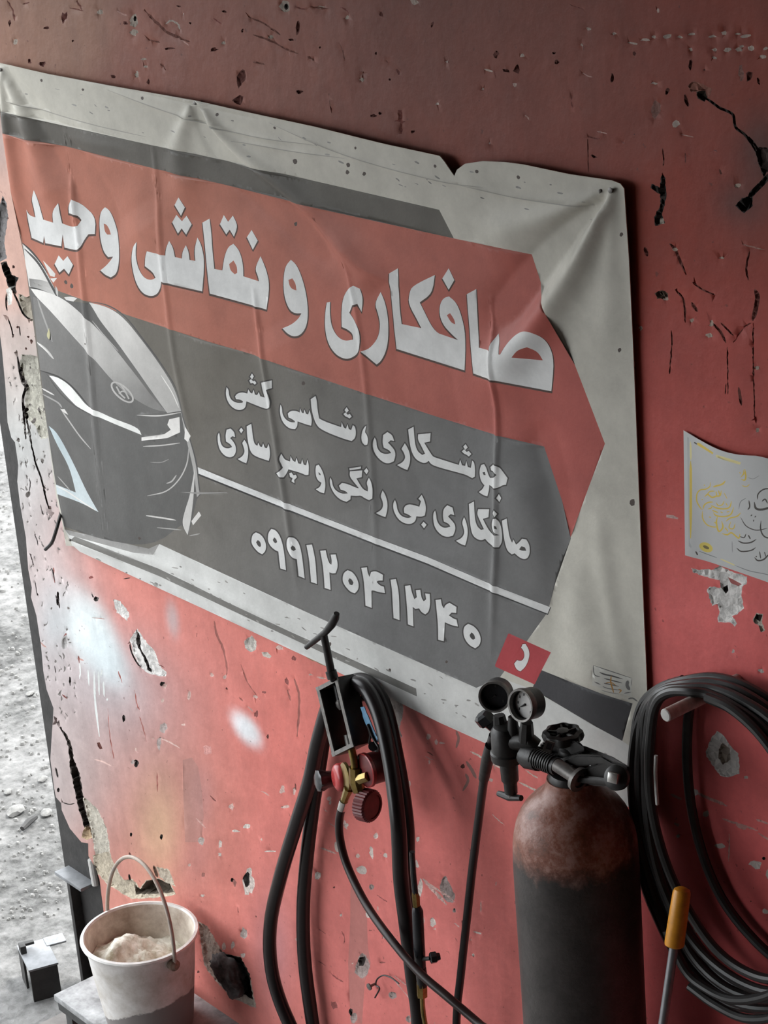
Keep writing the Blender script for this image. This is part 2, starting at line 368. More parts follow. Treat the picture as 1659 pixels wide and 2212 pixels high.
for pts, w_ in [([1350,410, 1400,430, 1450,465, 1480,478, 1510,498, 1520,550, 1560,583, 1600,640, 1622,700], 12), ([1665,750, 1640,785, 1600,825, 1570,860], 24), ([1575,590, 1610,640, 1640,700], 12)]:
    chip(Z('k', stroke(np.array(pts).reshape(-1, 2), w_)), (0.04, 0.03, 0.025), 8)
chip(Z('k', [1350,395, 1385,390, 1400,420, 1385,440, 1355,425]), (0.06, 0.05, 0.04), 8)
chip(Z('k', [1600,630, 1660,640, 1670,720, 1640,770, 1615,700]), (0.07, 0.05, 0.045), 6)
chip(Z('k', [1515,890, 1545,855, 1590,850, 1592,890, 1555,922]), (0.025, 0.022, 0.02), 12)
chip(Z('k', [1310,370, 1340,350, 1380,365, 1420,385, 1405,420, 1370,390, 1330,400]), (0.30, 0.13, 0.10), 3)
for x, y, rx, ry in [(1470, 205, 0, 0), (1325, 280, 9, 20), (1225, 395, 10, 14), (1308, 435, 7, 25), (985, 338, 8, 20), (745, 268, 12, 8), (570, 300, 12, 22), (525, 305, 18, 8), (485, 232, 12, 16), (122, 570, 11, 7), (25, 343, 6, 6), (905, 676, 14, 6), (735, 230, 8, 5), (1580, 330, 12, 24), (1620, 350, 6, 14), (210, 105, 5, 14)]:
    if rx: chip(Z('k', ellipse(x, y, rx, ry, rng.uniform(-20, 20), 9, 0.35)), PIT, 4)
chip(Z('k', [60,475, 75,475, 78,520, 90,525, 78,535, 75,580, 62,580, 64,530, 40,525, 62,518]), (0.16, 0.05, 0.04), 2)
for x, y, rx, ry in [(995, 146, 10, 6), (1075, 187, 22, 5), (1130, 172, 20, 6), (1168, 160, 10, 6), (1225, 157, 20, 9), (1280, 160, 14, 5), (1330, 147, 16, 5), (1420, 157, 16, 6), (1470, 143, 12, 9), (1565, 155, 24, 8), (1530, 146, 10, 5), (885, 125, 12, 8), (1430, 215, 12, 8), (1485, 215, 16, 9), (1535, 215, 14, 9), (1587, 207, 14, 11), (1634, 245, 16, 9), (1325, 213, 7, 8), (1170, 360, 16, 5), (595, 240, 9, 8), (450, 305, 20, 5), (133, 8, 18, 12), (230, 450, 9, 6), (1548, 200, 10, 6), (1430, 250, 14, 5), (1172, 480, 22, 40), (1260, 535, 16, 16), (1545, 315, 14, 30), (1648, 210, 12, 6), (1527, 803, 13, 9), (270, 268, 6, 6), (855, 195, 6, 6), (425, 385, 5, 5)]:
    chip(Z('k', ellipse(x, y, rx, ry, rng.uniform(-10, 15), 9, 0.3)), (0.52, 0.42, 0.37) if ry < 20 else (0.27, 0.14, 0.12), 1.5)
for x, y, rx, ry in [(275, 75, 13, 24), (1285, 120, 8, 26), (1040, 335, 16, 40), (1028, 432, 24, 20), (1290, 398, 16, 9), (925, 215, 16, 8), (485, 330, 12, 9), (130, 265, 8, 10), (640, 355, 8, 14), (200, 120, 14, 5), (47, 100, 6, 14), (313, 176, 5, 5), (820, 100, 5, 5), (1045, 132, 5, 10), (1255, 172, 12, 5), (1640, 490, 8, 8), (1610, 500, 14, 7), (1380, 205, 5, 5), (965, 50, 10, 4), (770, 28, 10, 5), (1625, 230, 5, 7), (185, 275, 12, 12), (730, 210, 26, 6), (540, 100, 10, 8)]:
    chip(Z('u', ellipse(x, y, rx, ry, rng.uniform(-10, 20), 10, 0.35)), PIT, 4)
for x, y, rx, ry in [(575, 90, 17, 28), (1228, 28, 22, 26), (575, 140, 18, 14), (428, 52, 14, 10), (620, 255, 12, 5), (590, 322, 9, 14), (965, 185, 8, 7), (1168, 160, 12, 8), (628, 288, 9, 5), (1385, 32, 18, 6), (1560, 345, 10, 9), (1500, 75, 9, 8), (70, 180, 10, 12)]:
    chip(Z('u', ellipse(x, y, rx, ry, 0, 10, 0.2)), (0.40, 0.34, 0.29), 2)
for x, y, rx, ry in [(577, 82, 7, 12), (1232, 30, 10, 14)]: chip(Z('u', ellipse(x, y, rx, ry, 0, 8)), DARK, 8)
for pts, w_ in [([620,45, 680,105, 725,145, 820,180], 12), ([1090,150, 1170,178, 1230,212, 1285,232], 9), ([1070,72, 1140,105, 1210,152], 7), ([640,172, 690,185], 8), ([1090,268, 1140,278], 9), ([35,0, 55,40, 68,90], 7), ([330,5, 352,42], 8), ([1340,28, 1420,38], 6), ([1470,190, 1490,260], 7), ([1560,305, 1565,330], 6), ([1418,395, 1425,470], 4), ([690,275, 715,300], 6), ([100,18, 130,10], 6), ([300,35, 360,48], 6), ([1325,245, 1355,262], 8)]:
    chip(Z('u', stroke(np.array(pts).reshape(-1, 2), w_)), (0.17, 0.07, 0.055), 2)
chip(Z('u', stroke(np.array([712,105, 735,90, 765,105, 775,130]).reshape(-1, 2), 8)), (0.45, 0.38, 0.33), 1)
for pts, w_ in [([1120,570, 1150,600, 1172,650, 1212,742], 16), ([1150,820, 1198,880, 1208,1000], 12), ([1130,1040, 1135,1120, 1122,1280], 8), ([1438,1130, 1440,1250, 1441,1390], 8), ([1585,820, 1600,860, 1590,930, 1575,990], 26), ([1578,1000, 1580,1200, 1588,1530], 7), ([1500,1350, 1515,1450], 16), ([1245,780, 1300,820, 1370,850], 9), ([1240,890, 1275,940], 18), ([1340,990, 1400,1050, 1430,1110], 14), ([1400,1000, 1470,1070], 10), ([1085,50, 1092,110, 1088,150], 8), ([678,0, 680,80, 680,180], 6), ([1560,600, 1540,700, 1550,770], 12), ([985,590, 1000,640], 20), ([1470,1110, 1520,1030, 1570,1000], 5), ([1430,1330, 1425,1390], 6)]:
    chip(Z('h3', stroke(np.array(pts).reshape(-1, 2), w_)), (0.16, 0.05, 0.04), 3)
chip(Z('h3', ellipse(1075, 850, 34, 26, 10, 12, 0.3)), (0.10, 0.07, 0.05), 6)
for x, y, rx, ry in [(1150, 603, 16, 11), (1242, 988, 14, 10), (1340, 1070, 20, 13), (1350, 1005, 12, 16), (1490, 255, 14, 10), (1600, 1245, 14, 10), (1603, 1585, 9, 12), (1405, 648, 14, 6), (1100, 872, 14, 10), (965, 1030, 10, 12)]:
    chip(Z('h3', ellipse(x, y, rx, ry, 0, 10, 0.25)), (0.45, 0.35, 0.29), 1.5)
chip(Z('h3', stroke(np.array([1520,575, 1580,590, 1640,605]).reshape(-1, 2), 8)), (0.42, 0.22, 0.18), 1)
# torn plaster around the middle and lower wall
chip(Z('w', [500,640, 545,575, 575,625, 640,700, 680,800, 715,835, 710,862, 660,855, 620,845, 570,810, 520,720]), PLA, 3)
chip(Z('w', [540,580, 555,640, 562,690, 597,760, 628,842, 600,822, 578,750, 543,690, 530,640]), DARK, 10)
chip(Z('w', stroke(np.array([497,650, 510,710, 540,770, 570,810]).reshape(-1, 2), 9)), DARK, 5)
chip(Z('w', [400,400, 440,410, 470,445, 492,490, 485,530, 420,480]), PLA, 2)
chip(Z('w', [1180,650, 1225,615, 1255,650, 1250,700, 1220,715, 1185,690]), (0.62, 0.57, 0.52), 3)
chip(Z('w', [1285,715, 1320,715, 1345,740, 1330,755, 1295,740]), (0.6, 0.52, 0.46), 2)
for x, y, rx, ry, c in [(690, 905, 14, 14, 1), (705, 920, 12, 14, 0), (850, 975, 10, 28, 0), (985, 852, 12, 12, 0), (1065, 865, 10, 12, 0), (1250, 985, 14, 10, 0), (465, 1112, 9, 20, 1), (695, 1168, 26, 32, 2), (672, 1260, 14, 40, 2), (540, 1378, 14, 22, 1), (520, 1370, 12, 16, 2), (1255, 1085, 12, 24, 3), (1300, 955, 12, 8, 3), (1435, 890, 12, 22, 3), (1410, 1535, 16, 24, 0), (1480, 1545, 10, 26, 0), (1430, 1640, 28, 8, 0), (1105, 1640, 16, 18, 0), (1395, 690, 20, 14, 0), (815, 1150, 14, 7, 0), (270, 268, 12, 7, 3), (480, 275, 18, 4, 1), (590, 755, 5, 5, 1), (70, 400, 10, 40, 1), (140, 890, 6, 24, 1), (110, 640, 14, 34, 3), (300, 395, 14, 12, 1), (1580, 850, 14, 5, 0), (1640, 870, 26, 6, 0), (1480, 750, 12, 16, 3), (1240, 980, 8, 8, 0), (960, 1300, 24, 30, 4)]:
    chip(Z('w', ellipse(x, y, rx, ry, rng.uniform(-12, 12), 10, 0.3)), [(0.66, 0.45, 0.40), DARK, (0.40, 0.33, 0.31), (0.30, 0.10, 0.09), (0.62, 0.30, 0.27)][c], [1.5, 5, 2, 1, 0.6][c])
for pts, w_ in [([1000,530, 1010,600, 1050,690, 1075,800, 1075,855], 12), ([1480,875, 1508,960, 1510,1080, 1498,1220], 13), ([1160,790, 1200,900, 1275,1000], 6), ([370,1050, 380,1200, 405,1350], 5), ([560,1100, 580,1170, 600,1250], 5), ([660,1440, 665,1550], 6), ([430,830, 455,900], 7), ([530,940, 545,1030, 560,1060], 6), ([1440,940, 1460,1010], 10), ([1150,985, 1175,1010], 6), ([45,210, 50,300], 8)]:
    chip(Z('w', stroke(np.array(pts).reshape(-1, 2), w_)), (0.36, 0.12, 0.10), 1.2, 0)
for pts, w_ in [([200,780, 205,830, 200,875], 8), ([250,820, 257,915], 8), ([288,830, 295,1000, 318,1220], 12), ([315,830, 320,970], 9), ([345,890, 350,980], 10), ([367,990, 368,1003], 10), ([335,820, 330,860], 8)]:
    chip(Z('w', stroke(np.array(pts).reshape(-1, 2), w_)), (0.72, 0.74, 0.72), -0.6, 0)
for pts in ([680,1230, 740,1255, 800,1290], [290,1355, 340,1370, 390,1395]): chip(Z('w', stroke(np.array(pts).reshape(-1, 2), 8)), (0.70, 0.48, 0.43), 0.8, 0)
chip(Z('y', [700,790, 820,860, 960,900, 985,980, 965,1080, 940,1150, 970,1280, 930,1190, 860,1030, 790,900]), (0.36, 0.32, 0.30), 2)
chip(Z('y', [80,480, 180,510, 270,570, 280,600, 200,560, 110,520]), (0.5, 0.32, 0.2), 1)
for x, y, rx, ry, a in [(1210, 1240, 18, 26, 0), (1280, 1290, 14, 24, 0), (1330, 1300, 30, 8, 10), (300, 1810, 24, 20, 0), (730, 2150, 24, 26, 0), (450, 2050, 14, 40, -20), (1215, 1475, 8, 20, 0), (1035, 1680, 14, 40, 0)]:
    chip(Z('y', ellipse(x, y, rx, ry, a, 9, 0.25)), (0.66, 0.46, 0.42), 1.2)
for x, y, rx, ry, a, c in [(1410, 470, 50, 90, -15, 2), (800, 1015, 52, 95, 10, 2), (790, 990, 22, 40, 20, 1), (870, 205, 14, 48, -5, 0), (800, 330, 36, 30, 20, 0), (485, 372, 20, 32, 0, 0), (5, 430, 24, 70, 0, 0), (-12, 440, 14, 40, 0, 2), (1307, 705, 22, 32, -10, 0), (845, 642, 20, 28, 0, 0), (1220, 455, 18, 60, 5, 0), (970, 225, 16, 20, 0, 0), (905, 90, 12, 12, 0, 0), (650, 655, 8, 10, 0, 0), (872, 450, 20, 22, 0, 2), (620, 165, 16, 36, -10, 0), (200, 390, 18, 50, 0, 2), (1195, 290, 14, 30, -20, 0), (1200, 110, 10, 20, 0, 0), (1630, 780, 30, 8, 15, 0), (1465, 620, 12, 16, 0, 2), (600, 1300, 24, 30, 0, 3), (740, 1395, 24, 40, 10, 2), (720, 1350, 14, 30, 0, 1), (1020, 1230, 30, 24, 30, 2), (690, 10, 16, 14, 0, 0), (1130, 1400, 20, 26, 0, 2), (150, 195, 40, 7, 0, 0), (-130, 400, 10, 16, 0, 1), (1600, 940, 8, 12, 0, 0), (955, 815, 8, 8, 0, 0), (860, 765, 12, 5, 0, 3), (945, 995, 20, 7, 0, 3)]:
    chip(Z('q', ellipse(x, y, rx, ry, a, 10, 0.22)), [(0.66, 0.56, 0.51), DARK, (0.36, 0.28, 0.26), (0.34, 0.11, 0.10)][c], [1.5, 6, 2.5, 1][c])
for pts, w_, c in [([505,170, 560,190, 620,215], 12, 0), ([1240,390, 1310,470, 1410,580], 22, 0), ([1240,400, 1330,460, 1470,560], 14, 0), ([575,1075, 620,1110, 665,1135], 9, 1), ([655,770, 675,820, 670,860], 7, 1), ([1030,1090, 1090,1140, 1170,1195], 6, 0), ([480,980, 540,1020], 5, 1), ([1000,1090, 1090,1200, 1140,1270, 1155,1400], 6, 0), ([910,510, 960,545, 985,560], 7, 1), ([490,755, 540,790], 5, 1), ([1460,710, 1500,740], 8, 0)]:
    chip(Z('q', stroke(np.array(pts).reshape(-1, 2), w_)), [(0.62, 0.40, 0.36), (0.33, 0.10, 0.09)][c], 1)
for pts, w_ in [([130,770, 190,800, 290,860, 420,930], 16), ([520,1020, 600,1060, 690,1100], 16), ([575,920, 630,960, 680,990], 10), ([310,1280, 360,1330, 410,1370], 6)]:
    chip(Z('v', stroke(np.array(pts).reshape(-1, 2), w_)), (0.66, 0.52, 0.45), 1)
for pts, w_ in [([15,600, 35,660, 15,740], 22), ([95,850, 140,920, 175,990], 26), ([90,950, 110,1010, 70,1090], 22)]:
    chip(Z('v', stroke(np.array(pts).reshape(-1, 2), w_)), (0.30, 0.16, 0.14), 0.6, 0)
for pts, w_ in [([475,840, 560,880, 680,930], 16), ([650,1005, 720,1030, 860,1075], 12), ([730,1040, 770,1055, 790,1065], 26), ([850,1010, 923,1035], 14), ([690,1095, 690,1180, 685,1260], 7), ([860,1090, 940,1140], 10), ([350,860, 415,890], 14), ([370,1030, 400,1045], 16)]:
    chip(Z('r', stroke(np.array(pts).reshape(-1, 2), w_)), (0.52, 0.27, 0.24), 1)
for x, y, rx, ry in [(555, 975, 16, 18), (845, 1275, 36, 26), (635, 1165, 30, 14), (900, 1550, 20, 14), (920, 1330, 14, 34), (718, 18, 10, 10), (880, 135, 18, 12), (793, 760, 12, 10), (490, 850, 18, 18), (393, 1105, 12, 10)]:
    chip(Z('r', ellipse(x, y, rx, ry, 15, 9, 0.25)), (0.55, 0.47, 0.43), 1.5)
chip(Z('r', ellipse(893, 1240, 10, 10)), DARK, 5)
# broken end of the wall by the street
chip(Z('e1', [170,1080, 250,1115, 320,1060, 345,1200, 350,1320, 290,1340, 215,1265, 185,1180]), (0.36, 0.32, 0.26), 6)
chip(Z('e1', [200,1640, 300,1650, 400,1690, 440,1900, 470,2212, 500,2400, 380,2420, 330,2300, 230,2212, 240,1950, 205,1880, 180,1760]), (0.44, 0.42, 0.36), 5)
chip(Z('e1', [5,800, 60,785, 90,850, 110,910, 175,935, 150,1000, 155,1080, 130,1075, 120,1060, 70,1005, 60,940, 25,870]), DARK, 25)
chip(Z('e1', [-30,330, 20,180, 50,240, 70,380, 40,600, 60,760, 0,790, -60,700]), (0.20, 0.19, 0.19), 8)
chip(Z('e1', [60,1040, 95,1020, 115,1080, 110,1180, 75,1190]), (0.62, 0.60, 0.56), 1)
for pts, w_ in [([120,1060, 165,1150, 215,1265, 290,1335], 18), ([155,1600, 180,1760, 210,1890, 240,1945, 215,2050, 225,2230, 240,2420], 24), ([60,1080, 60,1180, 70,1240], 14), ([70,1290, 110,1400, 125,1490], 12), ([180,1380, 190,1470], 10)]:
    chip(Z('e1', stroke(np.array(pts).reshape(-1, 2), w_)), DARK, 14)
for x, y, rx, ry in [(345, 1410, 16, 34), (290, 1520, 14, 22), (260, 1480, 12, 10), (330, 1480, 14, 10), (165, 1390, 14, 12), (125, 835, 12, 14), (240, 1590, 10, 12), (65, 390, 12, 9)]:
    chip(Z('e1', ellipse(x, y, rx, ry, 0, 9, 0.3)), (0.12, 0.06, 0.05), 5)
chip(Z('e2', stroke(np.array([195,-20, 232,180, 280,420, 330,560, 370,720, 420,875]).reshape(-1, 2), 14)), DARK, 12)
for pts, w_ in [([165,640, 200,660], 5), ([235,560, 245,610, 230,700], 8), ([280,1010, 300,1060, 305,1100], 9), ([240,1160, 260,1220, 270,1270], 8), ([412,1270, 430,1330, 442,1400], 10), ([278,1380, 295,1500], 8), ([445,1495, 465,1540, 478,1600], 14), ([430,2060, 440,2120], 7), ([560,2150, 555,2212], 10), ([735,1480, 750,1515], 10), ([330,770, 345,850], 6), ([205,430, 215,480], 6)]:
    chip(Z('e2', stroke(np.array(pts).reshape(-1, 2), w_)), (0.14, 0.12, 0.12), 3)
for x, y, rx, ry in [(775, 1528, 16, 18), (150, 258, 14, 18), (510, 1870, 30, 50), (265, 105, 14, 22), (340, 430, 12, 16), (225, 690, 20, 26)]:
    chip(Z('e2', ellipse(x, y, rx, ry, 10, 9, 0.3)), (0.16, 0.14, 0.13) if rx < 30 else (0.46, 0.44, 0.43), 3)
chip(Z('e3', [485,635, 520,680, 600,775, 645,880, 665,1000, 718,1120, 745,1300, 775,1480, 835,1710, 780,1700, 740,1560, 690,1380, 628,1080, 615,900, 585,800]), (0.045, 0.035, 0.03), 35)
chip(Z('e3', [745,1340, 790,1360, 880,1450, 960,1620, 985,1800, 1000,1900, 1100,2074, 1140,2110, 960,2130, 870,2000, 835,1720, 775,1480]), (0.50, 0.46, 0.39), 4)
chip(Z('e3', stroke(np.array([550,1380, 620,1400, 670,1390]).reshape(-1, 2), 9)), DARK, 4)
chip(Z('e3', [760,1600, 800,1620, 825,1700, 770,1720, 725,1700, 740,1640]), (0.42, 0.31, 0.20), 8)
chip(Z('e3', stroke(np.array([500,1070, 520,1160]).reshape(-1, 2), 16)), DARK, 4)
chip(Z('e3', ellipse(523, 1272, 12, 20)), DARK, 4)
chip(Z('b', [700,180, 760,330, 800,360, 850,350, 900,410, 935,360, 1010,345, 1090,380, 1130,450, 1000,470, 840,480, 700,400, 600,300, 590,200]), (0.46, 0.40, 0.31), 5)
chip(Z('b', [850,390, 900,415, 940,360, 1010,350, 1090,385, 1110,440, 960,450, 860,455]), (0.10, 0.08, 0.06), 30)
chip(Z('b', stroke(np.array([825,320, 835,370]).reshape(-1, 2), 14)), DARK, 5); chip(Z('b', stroke(np.array([985,265, 1010,340]).reshape(-1, 2), 20)), (0.12, 0.07, 0.05), 5)
chip(Z('b', [1000,270, 1080,290, 1130,400, 1060,370, 1020,330]), (0.46, 0.40, 0.32), 3)
chip(Z('b', [1270,620, 1330,650, 1400,770, 1440,830, 1540,850, 1600,980, 1640,1180, 1500,1120, 1380,1000, 1310,900, 1290,760]), (0.46, 0.40, 0.34), 4)
chip(Z('b', [1330,880, 1440,830, 1540,850, 1600,960, 1610,1130, 1500,1060, 1400,980]), (0.04, 0.035, 0.03), 45)
for x, y, rx, ry, c in [(1585, 360, 34, 80, 0), (1575, 355, 20, 50, 1), (1560, 700, 24, 36, 2), (1290, 110, 20, 24, 2), (1408, 130, 12, 24, 0), (1408, 195, 10, 12, 0), (1500, 375, 12, 26, 3), (1300, 325, 12, 16, 3), (1298, 458, 12, 9, 0), (840, 68, 9, 12, 1), (1032, 80, 8, 18, 1), (1510, 45, 30, 8, 0), (1580, 15, 24, 14, 0), (1555, 840, 14, 14, 0), (1490, 775, 10, 22, 0), (1435, 780, 10, 24, 0)]:
    chip(Z('b', ellipse(x, y, rx, ry, rng.uniform(-8, 8), 10, 0.25)), [(0.64, 0.55, 0.50), DARK, (0.42, 0.35, 0.32), (0.33, 0.14, 0.12)][c], [1.5, 6, 2, 1][c])
# pitted skim coat on the whitish strip beside the column
for _ in range(120):
    y = rng.uniform(760, 1560); xe = float(np.interp(y, EDGE[:, 1], EDGE[:, 0])); xb = float(np.interp(y, [560, 1066, 1175, 1300, 1560], [64, 131, 150, 160, 170])); x = xe + 5 + (xb - xe - 8) * rng.random() ** 0.9; a = rng.uniform(1.0, 2.2); l = rng.uniform(4, 14)
    if rng.random() < 0.5: chip(stroke([(x, y), (x + l * math.cos(a) * 0.5 + rng.uniform(-2, 2), y + l * math.sin(a) * 0.5), (x + l * math.cos(a), y + l * math.sin(a))], rng.uniform(1.6, 3.2), n=2), (0.20, 0.18, 0.17), 1.5)
    else: chip(ellipse(x, y, rng.uniform(1.2, 3), rng.uniform(1.5, 4), rng.uniform(-30, 30), 7, 0.3), (0.24, 0.215, 0.20), 1.5)
# stray specks and scratches over the rest of the visible wall
for _ in range(230):
    x, y = rng.uniform(60, 1700), rng.uniform(0, 2212)
    bx = (x - 5) / 1360
    if 130 + 260 * bx - 20 < y < 1180 + 590 * bx: continue
    s = rng.uniform(1.2, 4.5); light = rng.random() < (0.6 if y > 1150 else 0.35)
    if rng.random() < 0.55: chip(ellipse(x, y, s, s * rng.uniform(0.7, 2), rng.uniform(-30, 30), 6, 0.3), (0.58, 0.42, 0.37) if light else PIT, 1.2)
    else:
        a = rng.uniform(0.1, 0.9) if rng.random() < 0.6 else rng.uniform(1.4, 1.7); l = rng.uniform(8, 30)
        chip(stroke([(x, y), (x + l * math.cos(a) * 0.5, y + l * math.sin(a) * 0.5 + rng.uniform(-2, 2)), (x + l * math.cos(a), y + l * math.sin(a))], rng.uniform(1.5, 3.5), n=2), (0.55, 0.33, 0.29) if light else (0.22, 0.075, 0.065), 0.8)

PAINT_AND_SHADE = np.array([[100,40,.30,.15,.10],[500,60,.27,.088,.058],[900,80,.20,.056,.036],[1200,150,.235,.062,.040],[1550,100,.28,.050,.028],[1250,300,.25,.054,.034],[1500,500,.33,.047,.026],[1550,800,.46,.080,.062],[1450,1000,.56,.105,.090],
    [1450,1350,.78,.165,.155],[1600,1700,.72,.14,.135],[1600,2050,.55,.09,.09],[1000,1750,.72,.18,.16],[1000,2100,.70,.19,.17],[600,1600,.74,.205,.17],[420,1350,.74,.22,.18],[280,1700,.46,.205,.17],[350,1800,.52,.22,.165],[500,2000,.70,.225,.19],[800,2000,.70,.20,.18],[680,1800,.72,.20,.175],[118,1640,.46,.43,.42],[124,1720,.46,.43,.42],[122,1570,.46,.42,.41],  # lower right point is darkened to carry the shade behind the coil
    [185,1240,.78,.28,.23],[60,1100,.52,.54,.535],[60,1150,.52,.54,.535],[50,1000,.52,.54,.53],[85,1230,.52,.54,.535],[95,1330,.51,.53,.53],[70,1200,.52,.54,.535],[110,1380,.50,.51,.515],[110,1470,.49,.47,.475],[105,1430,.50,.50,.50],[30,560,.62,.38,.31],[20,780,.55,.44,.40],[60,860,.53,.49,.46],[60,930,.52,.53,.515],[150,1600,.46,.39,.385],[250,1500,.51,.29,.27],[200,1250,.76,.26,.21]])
BLOB = [(196,1368,47,98,-24,(.84,.92,.92),1.0,5),(245,1470,75,90,-35,(.46,.46,.48),.7,2),(236,1425,30,58,-28,(.74,.82,.84),.8,3),(120,1330,30,60,0,(.60,.68,.70),.7,2),(532,1575,20,42,-38,(.84,.84,.86),1.0,4),(371,1338,12,34,-8,(.62,.50,.50),.8,3),
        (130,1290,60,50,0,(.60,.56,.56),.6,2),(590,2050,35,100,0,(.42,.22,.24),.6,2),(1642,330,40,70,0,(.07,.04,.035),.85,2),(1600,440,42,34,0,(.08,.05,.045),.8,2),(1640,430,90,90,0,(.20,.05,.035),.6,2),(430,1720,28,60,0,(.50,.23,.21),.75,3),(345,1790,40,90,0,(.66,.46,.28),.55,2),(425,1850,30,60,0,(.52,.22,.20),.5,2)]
def wall_colour(px):
    d2 = (px[:, None, 0] - PAINT_AND_SHADE[None, :, 0]) ** 2 + (px[:, None, 1] - PAINT_AND_SHADE[None, :, 1]) ** 2
    w = np.exp(-d2 / (2 * np.where(PAINT_AND_SHADE[:, 0] < 125, 62.0, 125.0)[None, :] ** 2)) * np.where(PAINT_AND_SHADE[:, 0] < 125, 1.6, 1.0)[None, :] + 1e-9 + 1e-3 * np.exp(-d2 / (2 * 500 ** 2)); c = (w[:, :, None] * PAINT_AND_SHADE[None, :, 2:]).sum(1) / w.sum(1)[:, None]
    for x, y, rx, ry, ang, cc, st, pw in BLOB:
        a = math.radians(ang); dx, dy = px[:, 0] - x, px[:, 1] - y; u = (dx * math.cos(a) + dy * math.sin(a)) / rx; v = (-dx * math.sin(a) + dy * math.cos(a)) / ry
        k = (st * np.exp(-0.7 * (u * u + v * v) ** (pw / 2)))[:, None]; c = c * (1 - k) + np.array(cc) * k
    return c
# a grey run of old filler down the wall
stain = Z('q', [735,420, 760,470, 810,520, 835,600, 840,880, 860,1000, 820,1130, 800,1433, 720,1433, 700,1000, 715,700, 720,480])
stain2 = Z('w', [815,1360, 870,1345, 905,1400, 925,1520, 940,1700, 925,1850, 830,1850, 820,1600])
def build_wall():
    x0, x1, z0, z1 = -1.6, 1.35, 0.15, 3.15; st = 0.013
    gx, gz = np.meshgrid(np.arange(x0, x1, st), np.arange(z0, z1, st)); g = np.column_stack([gx.ravel(), gz.ravel()]); g += (rng.random(g.shape) - 0.5) * st * 0.3
    cx_, cz_ = np.meshgrid(np.arange(-2.2, XR + 0.2, 0.2), np.arange(-0.1, ZC + 0.01, 0.2)); cg = np.column_stack([cx_.ravel(), cz_.ravel()])
    out = ~((cg[:, 0] > x0 - 0.05) & (cg[:, 0] < x1 + 0.05) & (cg[:, 1] > z0 - 0.05) & (cg[:, 1] < z1 + 0.05)); cg = cg[out]
    outline = np.vstack([edge_w, [[XR, -0.1], [XR, ZC]]])
    pts = np.vstack([g, cg, [[XR, -0.1], [XR, ZC]], edge_w])
    loops = []
    for poly, c, d, s in W: loops.append(poly); 
    inner = [grow(poly, -min(2.5, max(0.8, 0.18 * float(np.ptp(poly, 0).min()))))for poly, c, d, s in W]
    V2, T = triangulate(pts, loops + [q for q, w_ in zip(inner, W) if abs(w_[2]) > 2] + [stain, stain2], [EDGE])
    T = face_front(T, V2)
    cen = V2[T].mean(1); T = T[inside(cen, outline)]; cen = V2[T].mean(1)
    P3 = np.column_stack([V2[:, 0], np.zeros(len(V2)), V2[:, 1]]); px = project(P3); pc = project(np.column_stack([cen[:, 0], np.zeros(len(cen)), cen[:, 1]]))
    vc = wall_colour(px); colors = vc[T]
    # slight hollows and waves of hand-laid plaster, and each chip's depth
    y = np.array([0.004 * noise.noise((a * 2.1, b * 2.1, 0.3)) + 0.0015 * noise.noise((a * 9, b * 9, 4.0)) for a, b in V2])
    dep = np.zeros(len(V2)); mats = np.zeros(len(T), int)
    rough = (px[:, 0] < 330) & (px[:, 1] > 1700)
    for poly in (stain, stain2):
        f_ = cover(pc, [poly]); colors[f_] = colors[f_] * 0.5 + np.array([.36, .20, .175]) * 0.5
    for (poly, c, d, s), q in zip(W, inner):
        f_ = cover(pc, [poly]); colors[f_] = np.array(c) * (0.8 + 0.4 * rng.random((f_.sum(), 1, 1))) if s == 1 and np.ptp(poly, 0).max() > 25 else np.array(c); mats[f_] = s
        v_ = cover(px, [q if abs(d) > 2 else poly]); dep[v_] = d * 0.001
        if d > 2.5 and np.ptp(poly, 0).max() > 20:
            ii = np.where(v_)[0]; dep[ii] += np.array([0.0016 * noise.noise((V2[i, 0] * 60, V2[i, 1] * 60, 1)) for i in ii])
    V = np.column_stack([V2[:, 0], y + dep, V2[:, 1]])
    # the broken end: turn the edge back into the wall
    idx = [int(np.argmin(((V2 - e) ** 2).sum(1))) for e in edge_w]; n0 = len(V)
    back = V[idx] + np.array([0.03, 0.09, 0]); back[:, 0] += (rng.random(len(back))) * 0.02; V = np.vstack([V, back]); tt = []
    for i in range(len(idx) - 1): a, b = idx[i], idx[i + 1]; tt += [(a, n0 + i, b), (b, n0 + i, n0 + i + 1)]
    tt = np.array(tt); T = np.vstack([T, tt]); colors = np.concatenate([colors, np.tile(np.array([.40, .36, .33]), (len(tt), 3, 1))]); mats = np.concatenate([mats, np.ones(len(tt), int)])
    return mesh_from('wall_back', V, T, colors, mats)
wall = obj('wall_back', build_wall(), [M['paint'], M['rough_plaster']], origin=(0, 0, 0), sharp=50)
tag(wall, kind='structure')
bm = B(); abox(bm, (-1.02, 0.085, -0.1), (XR, 0.3, ZC)); tag(obj('wall_core', bm, M['innerwall'], smooth=False), kind='structure')

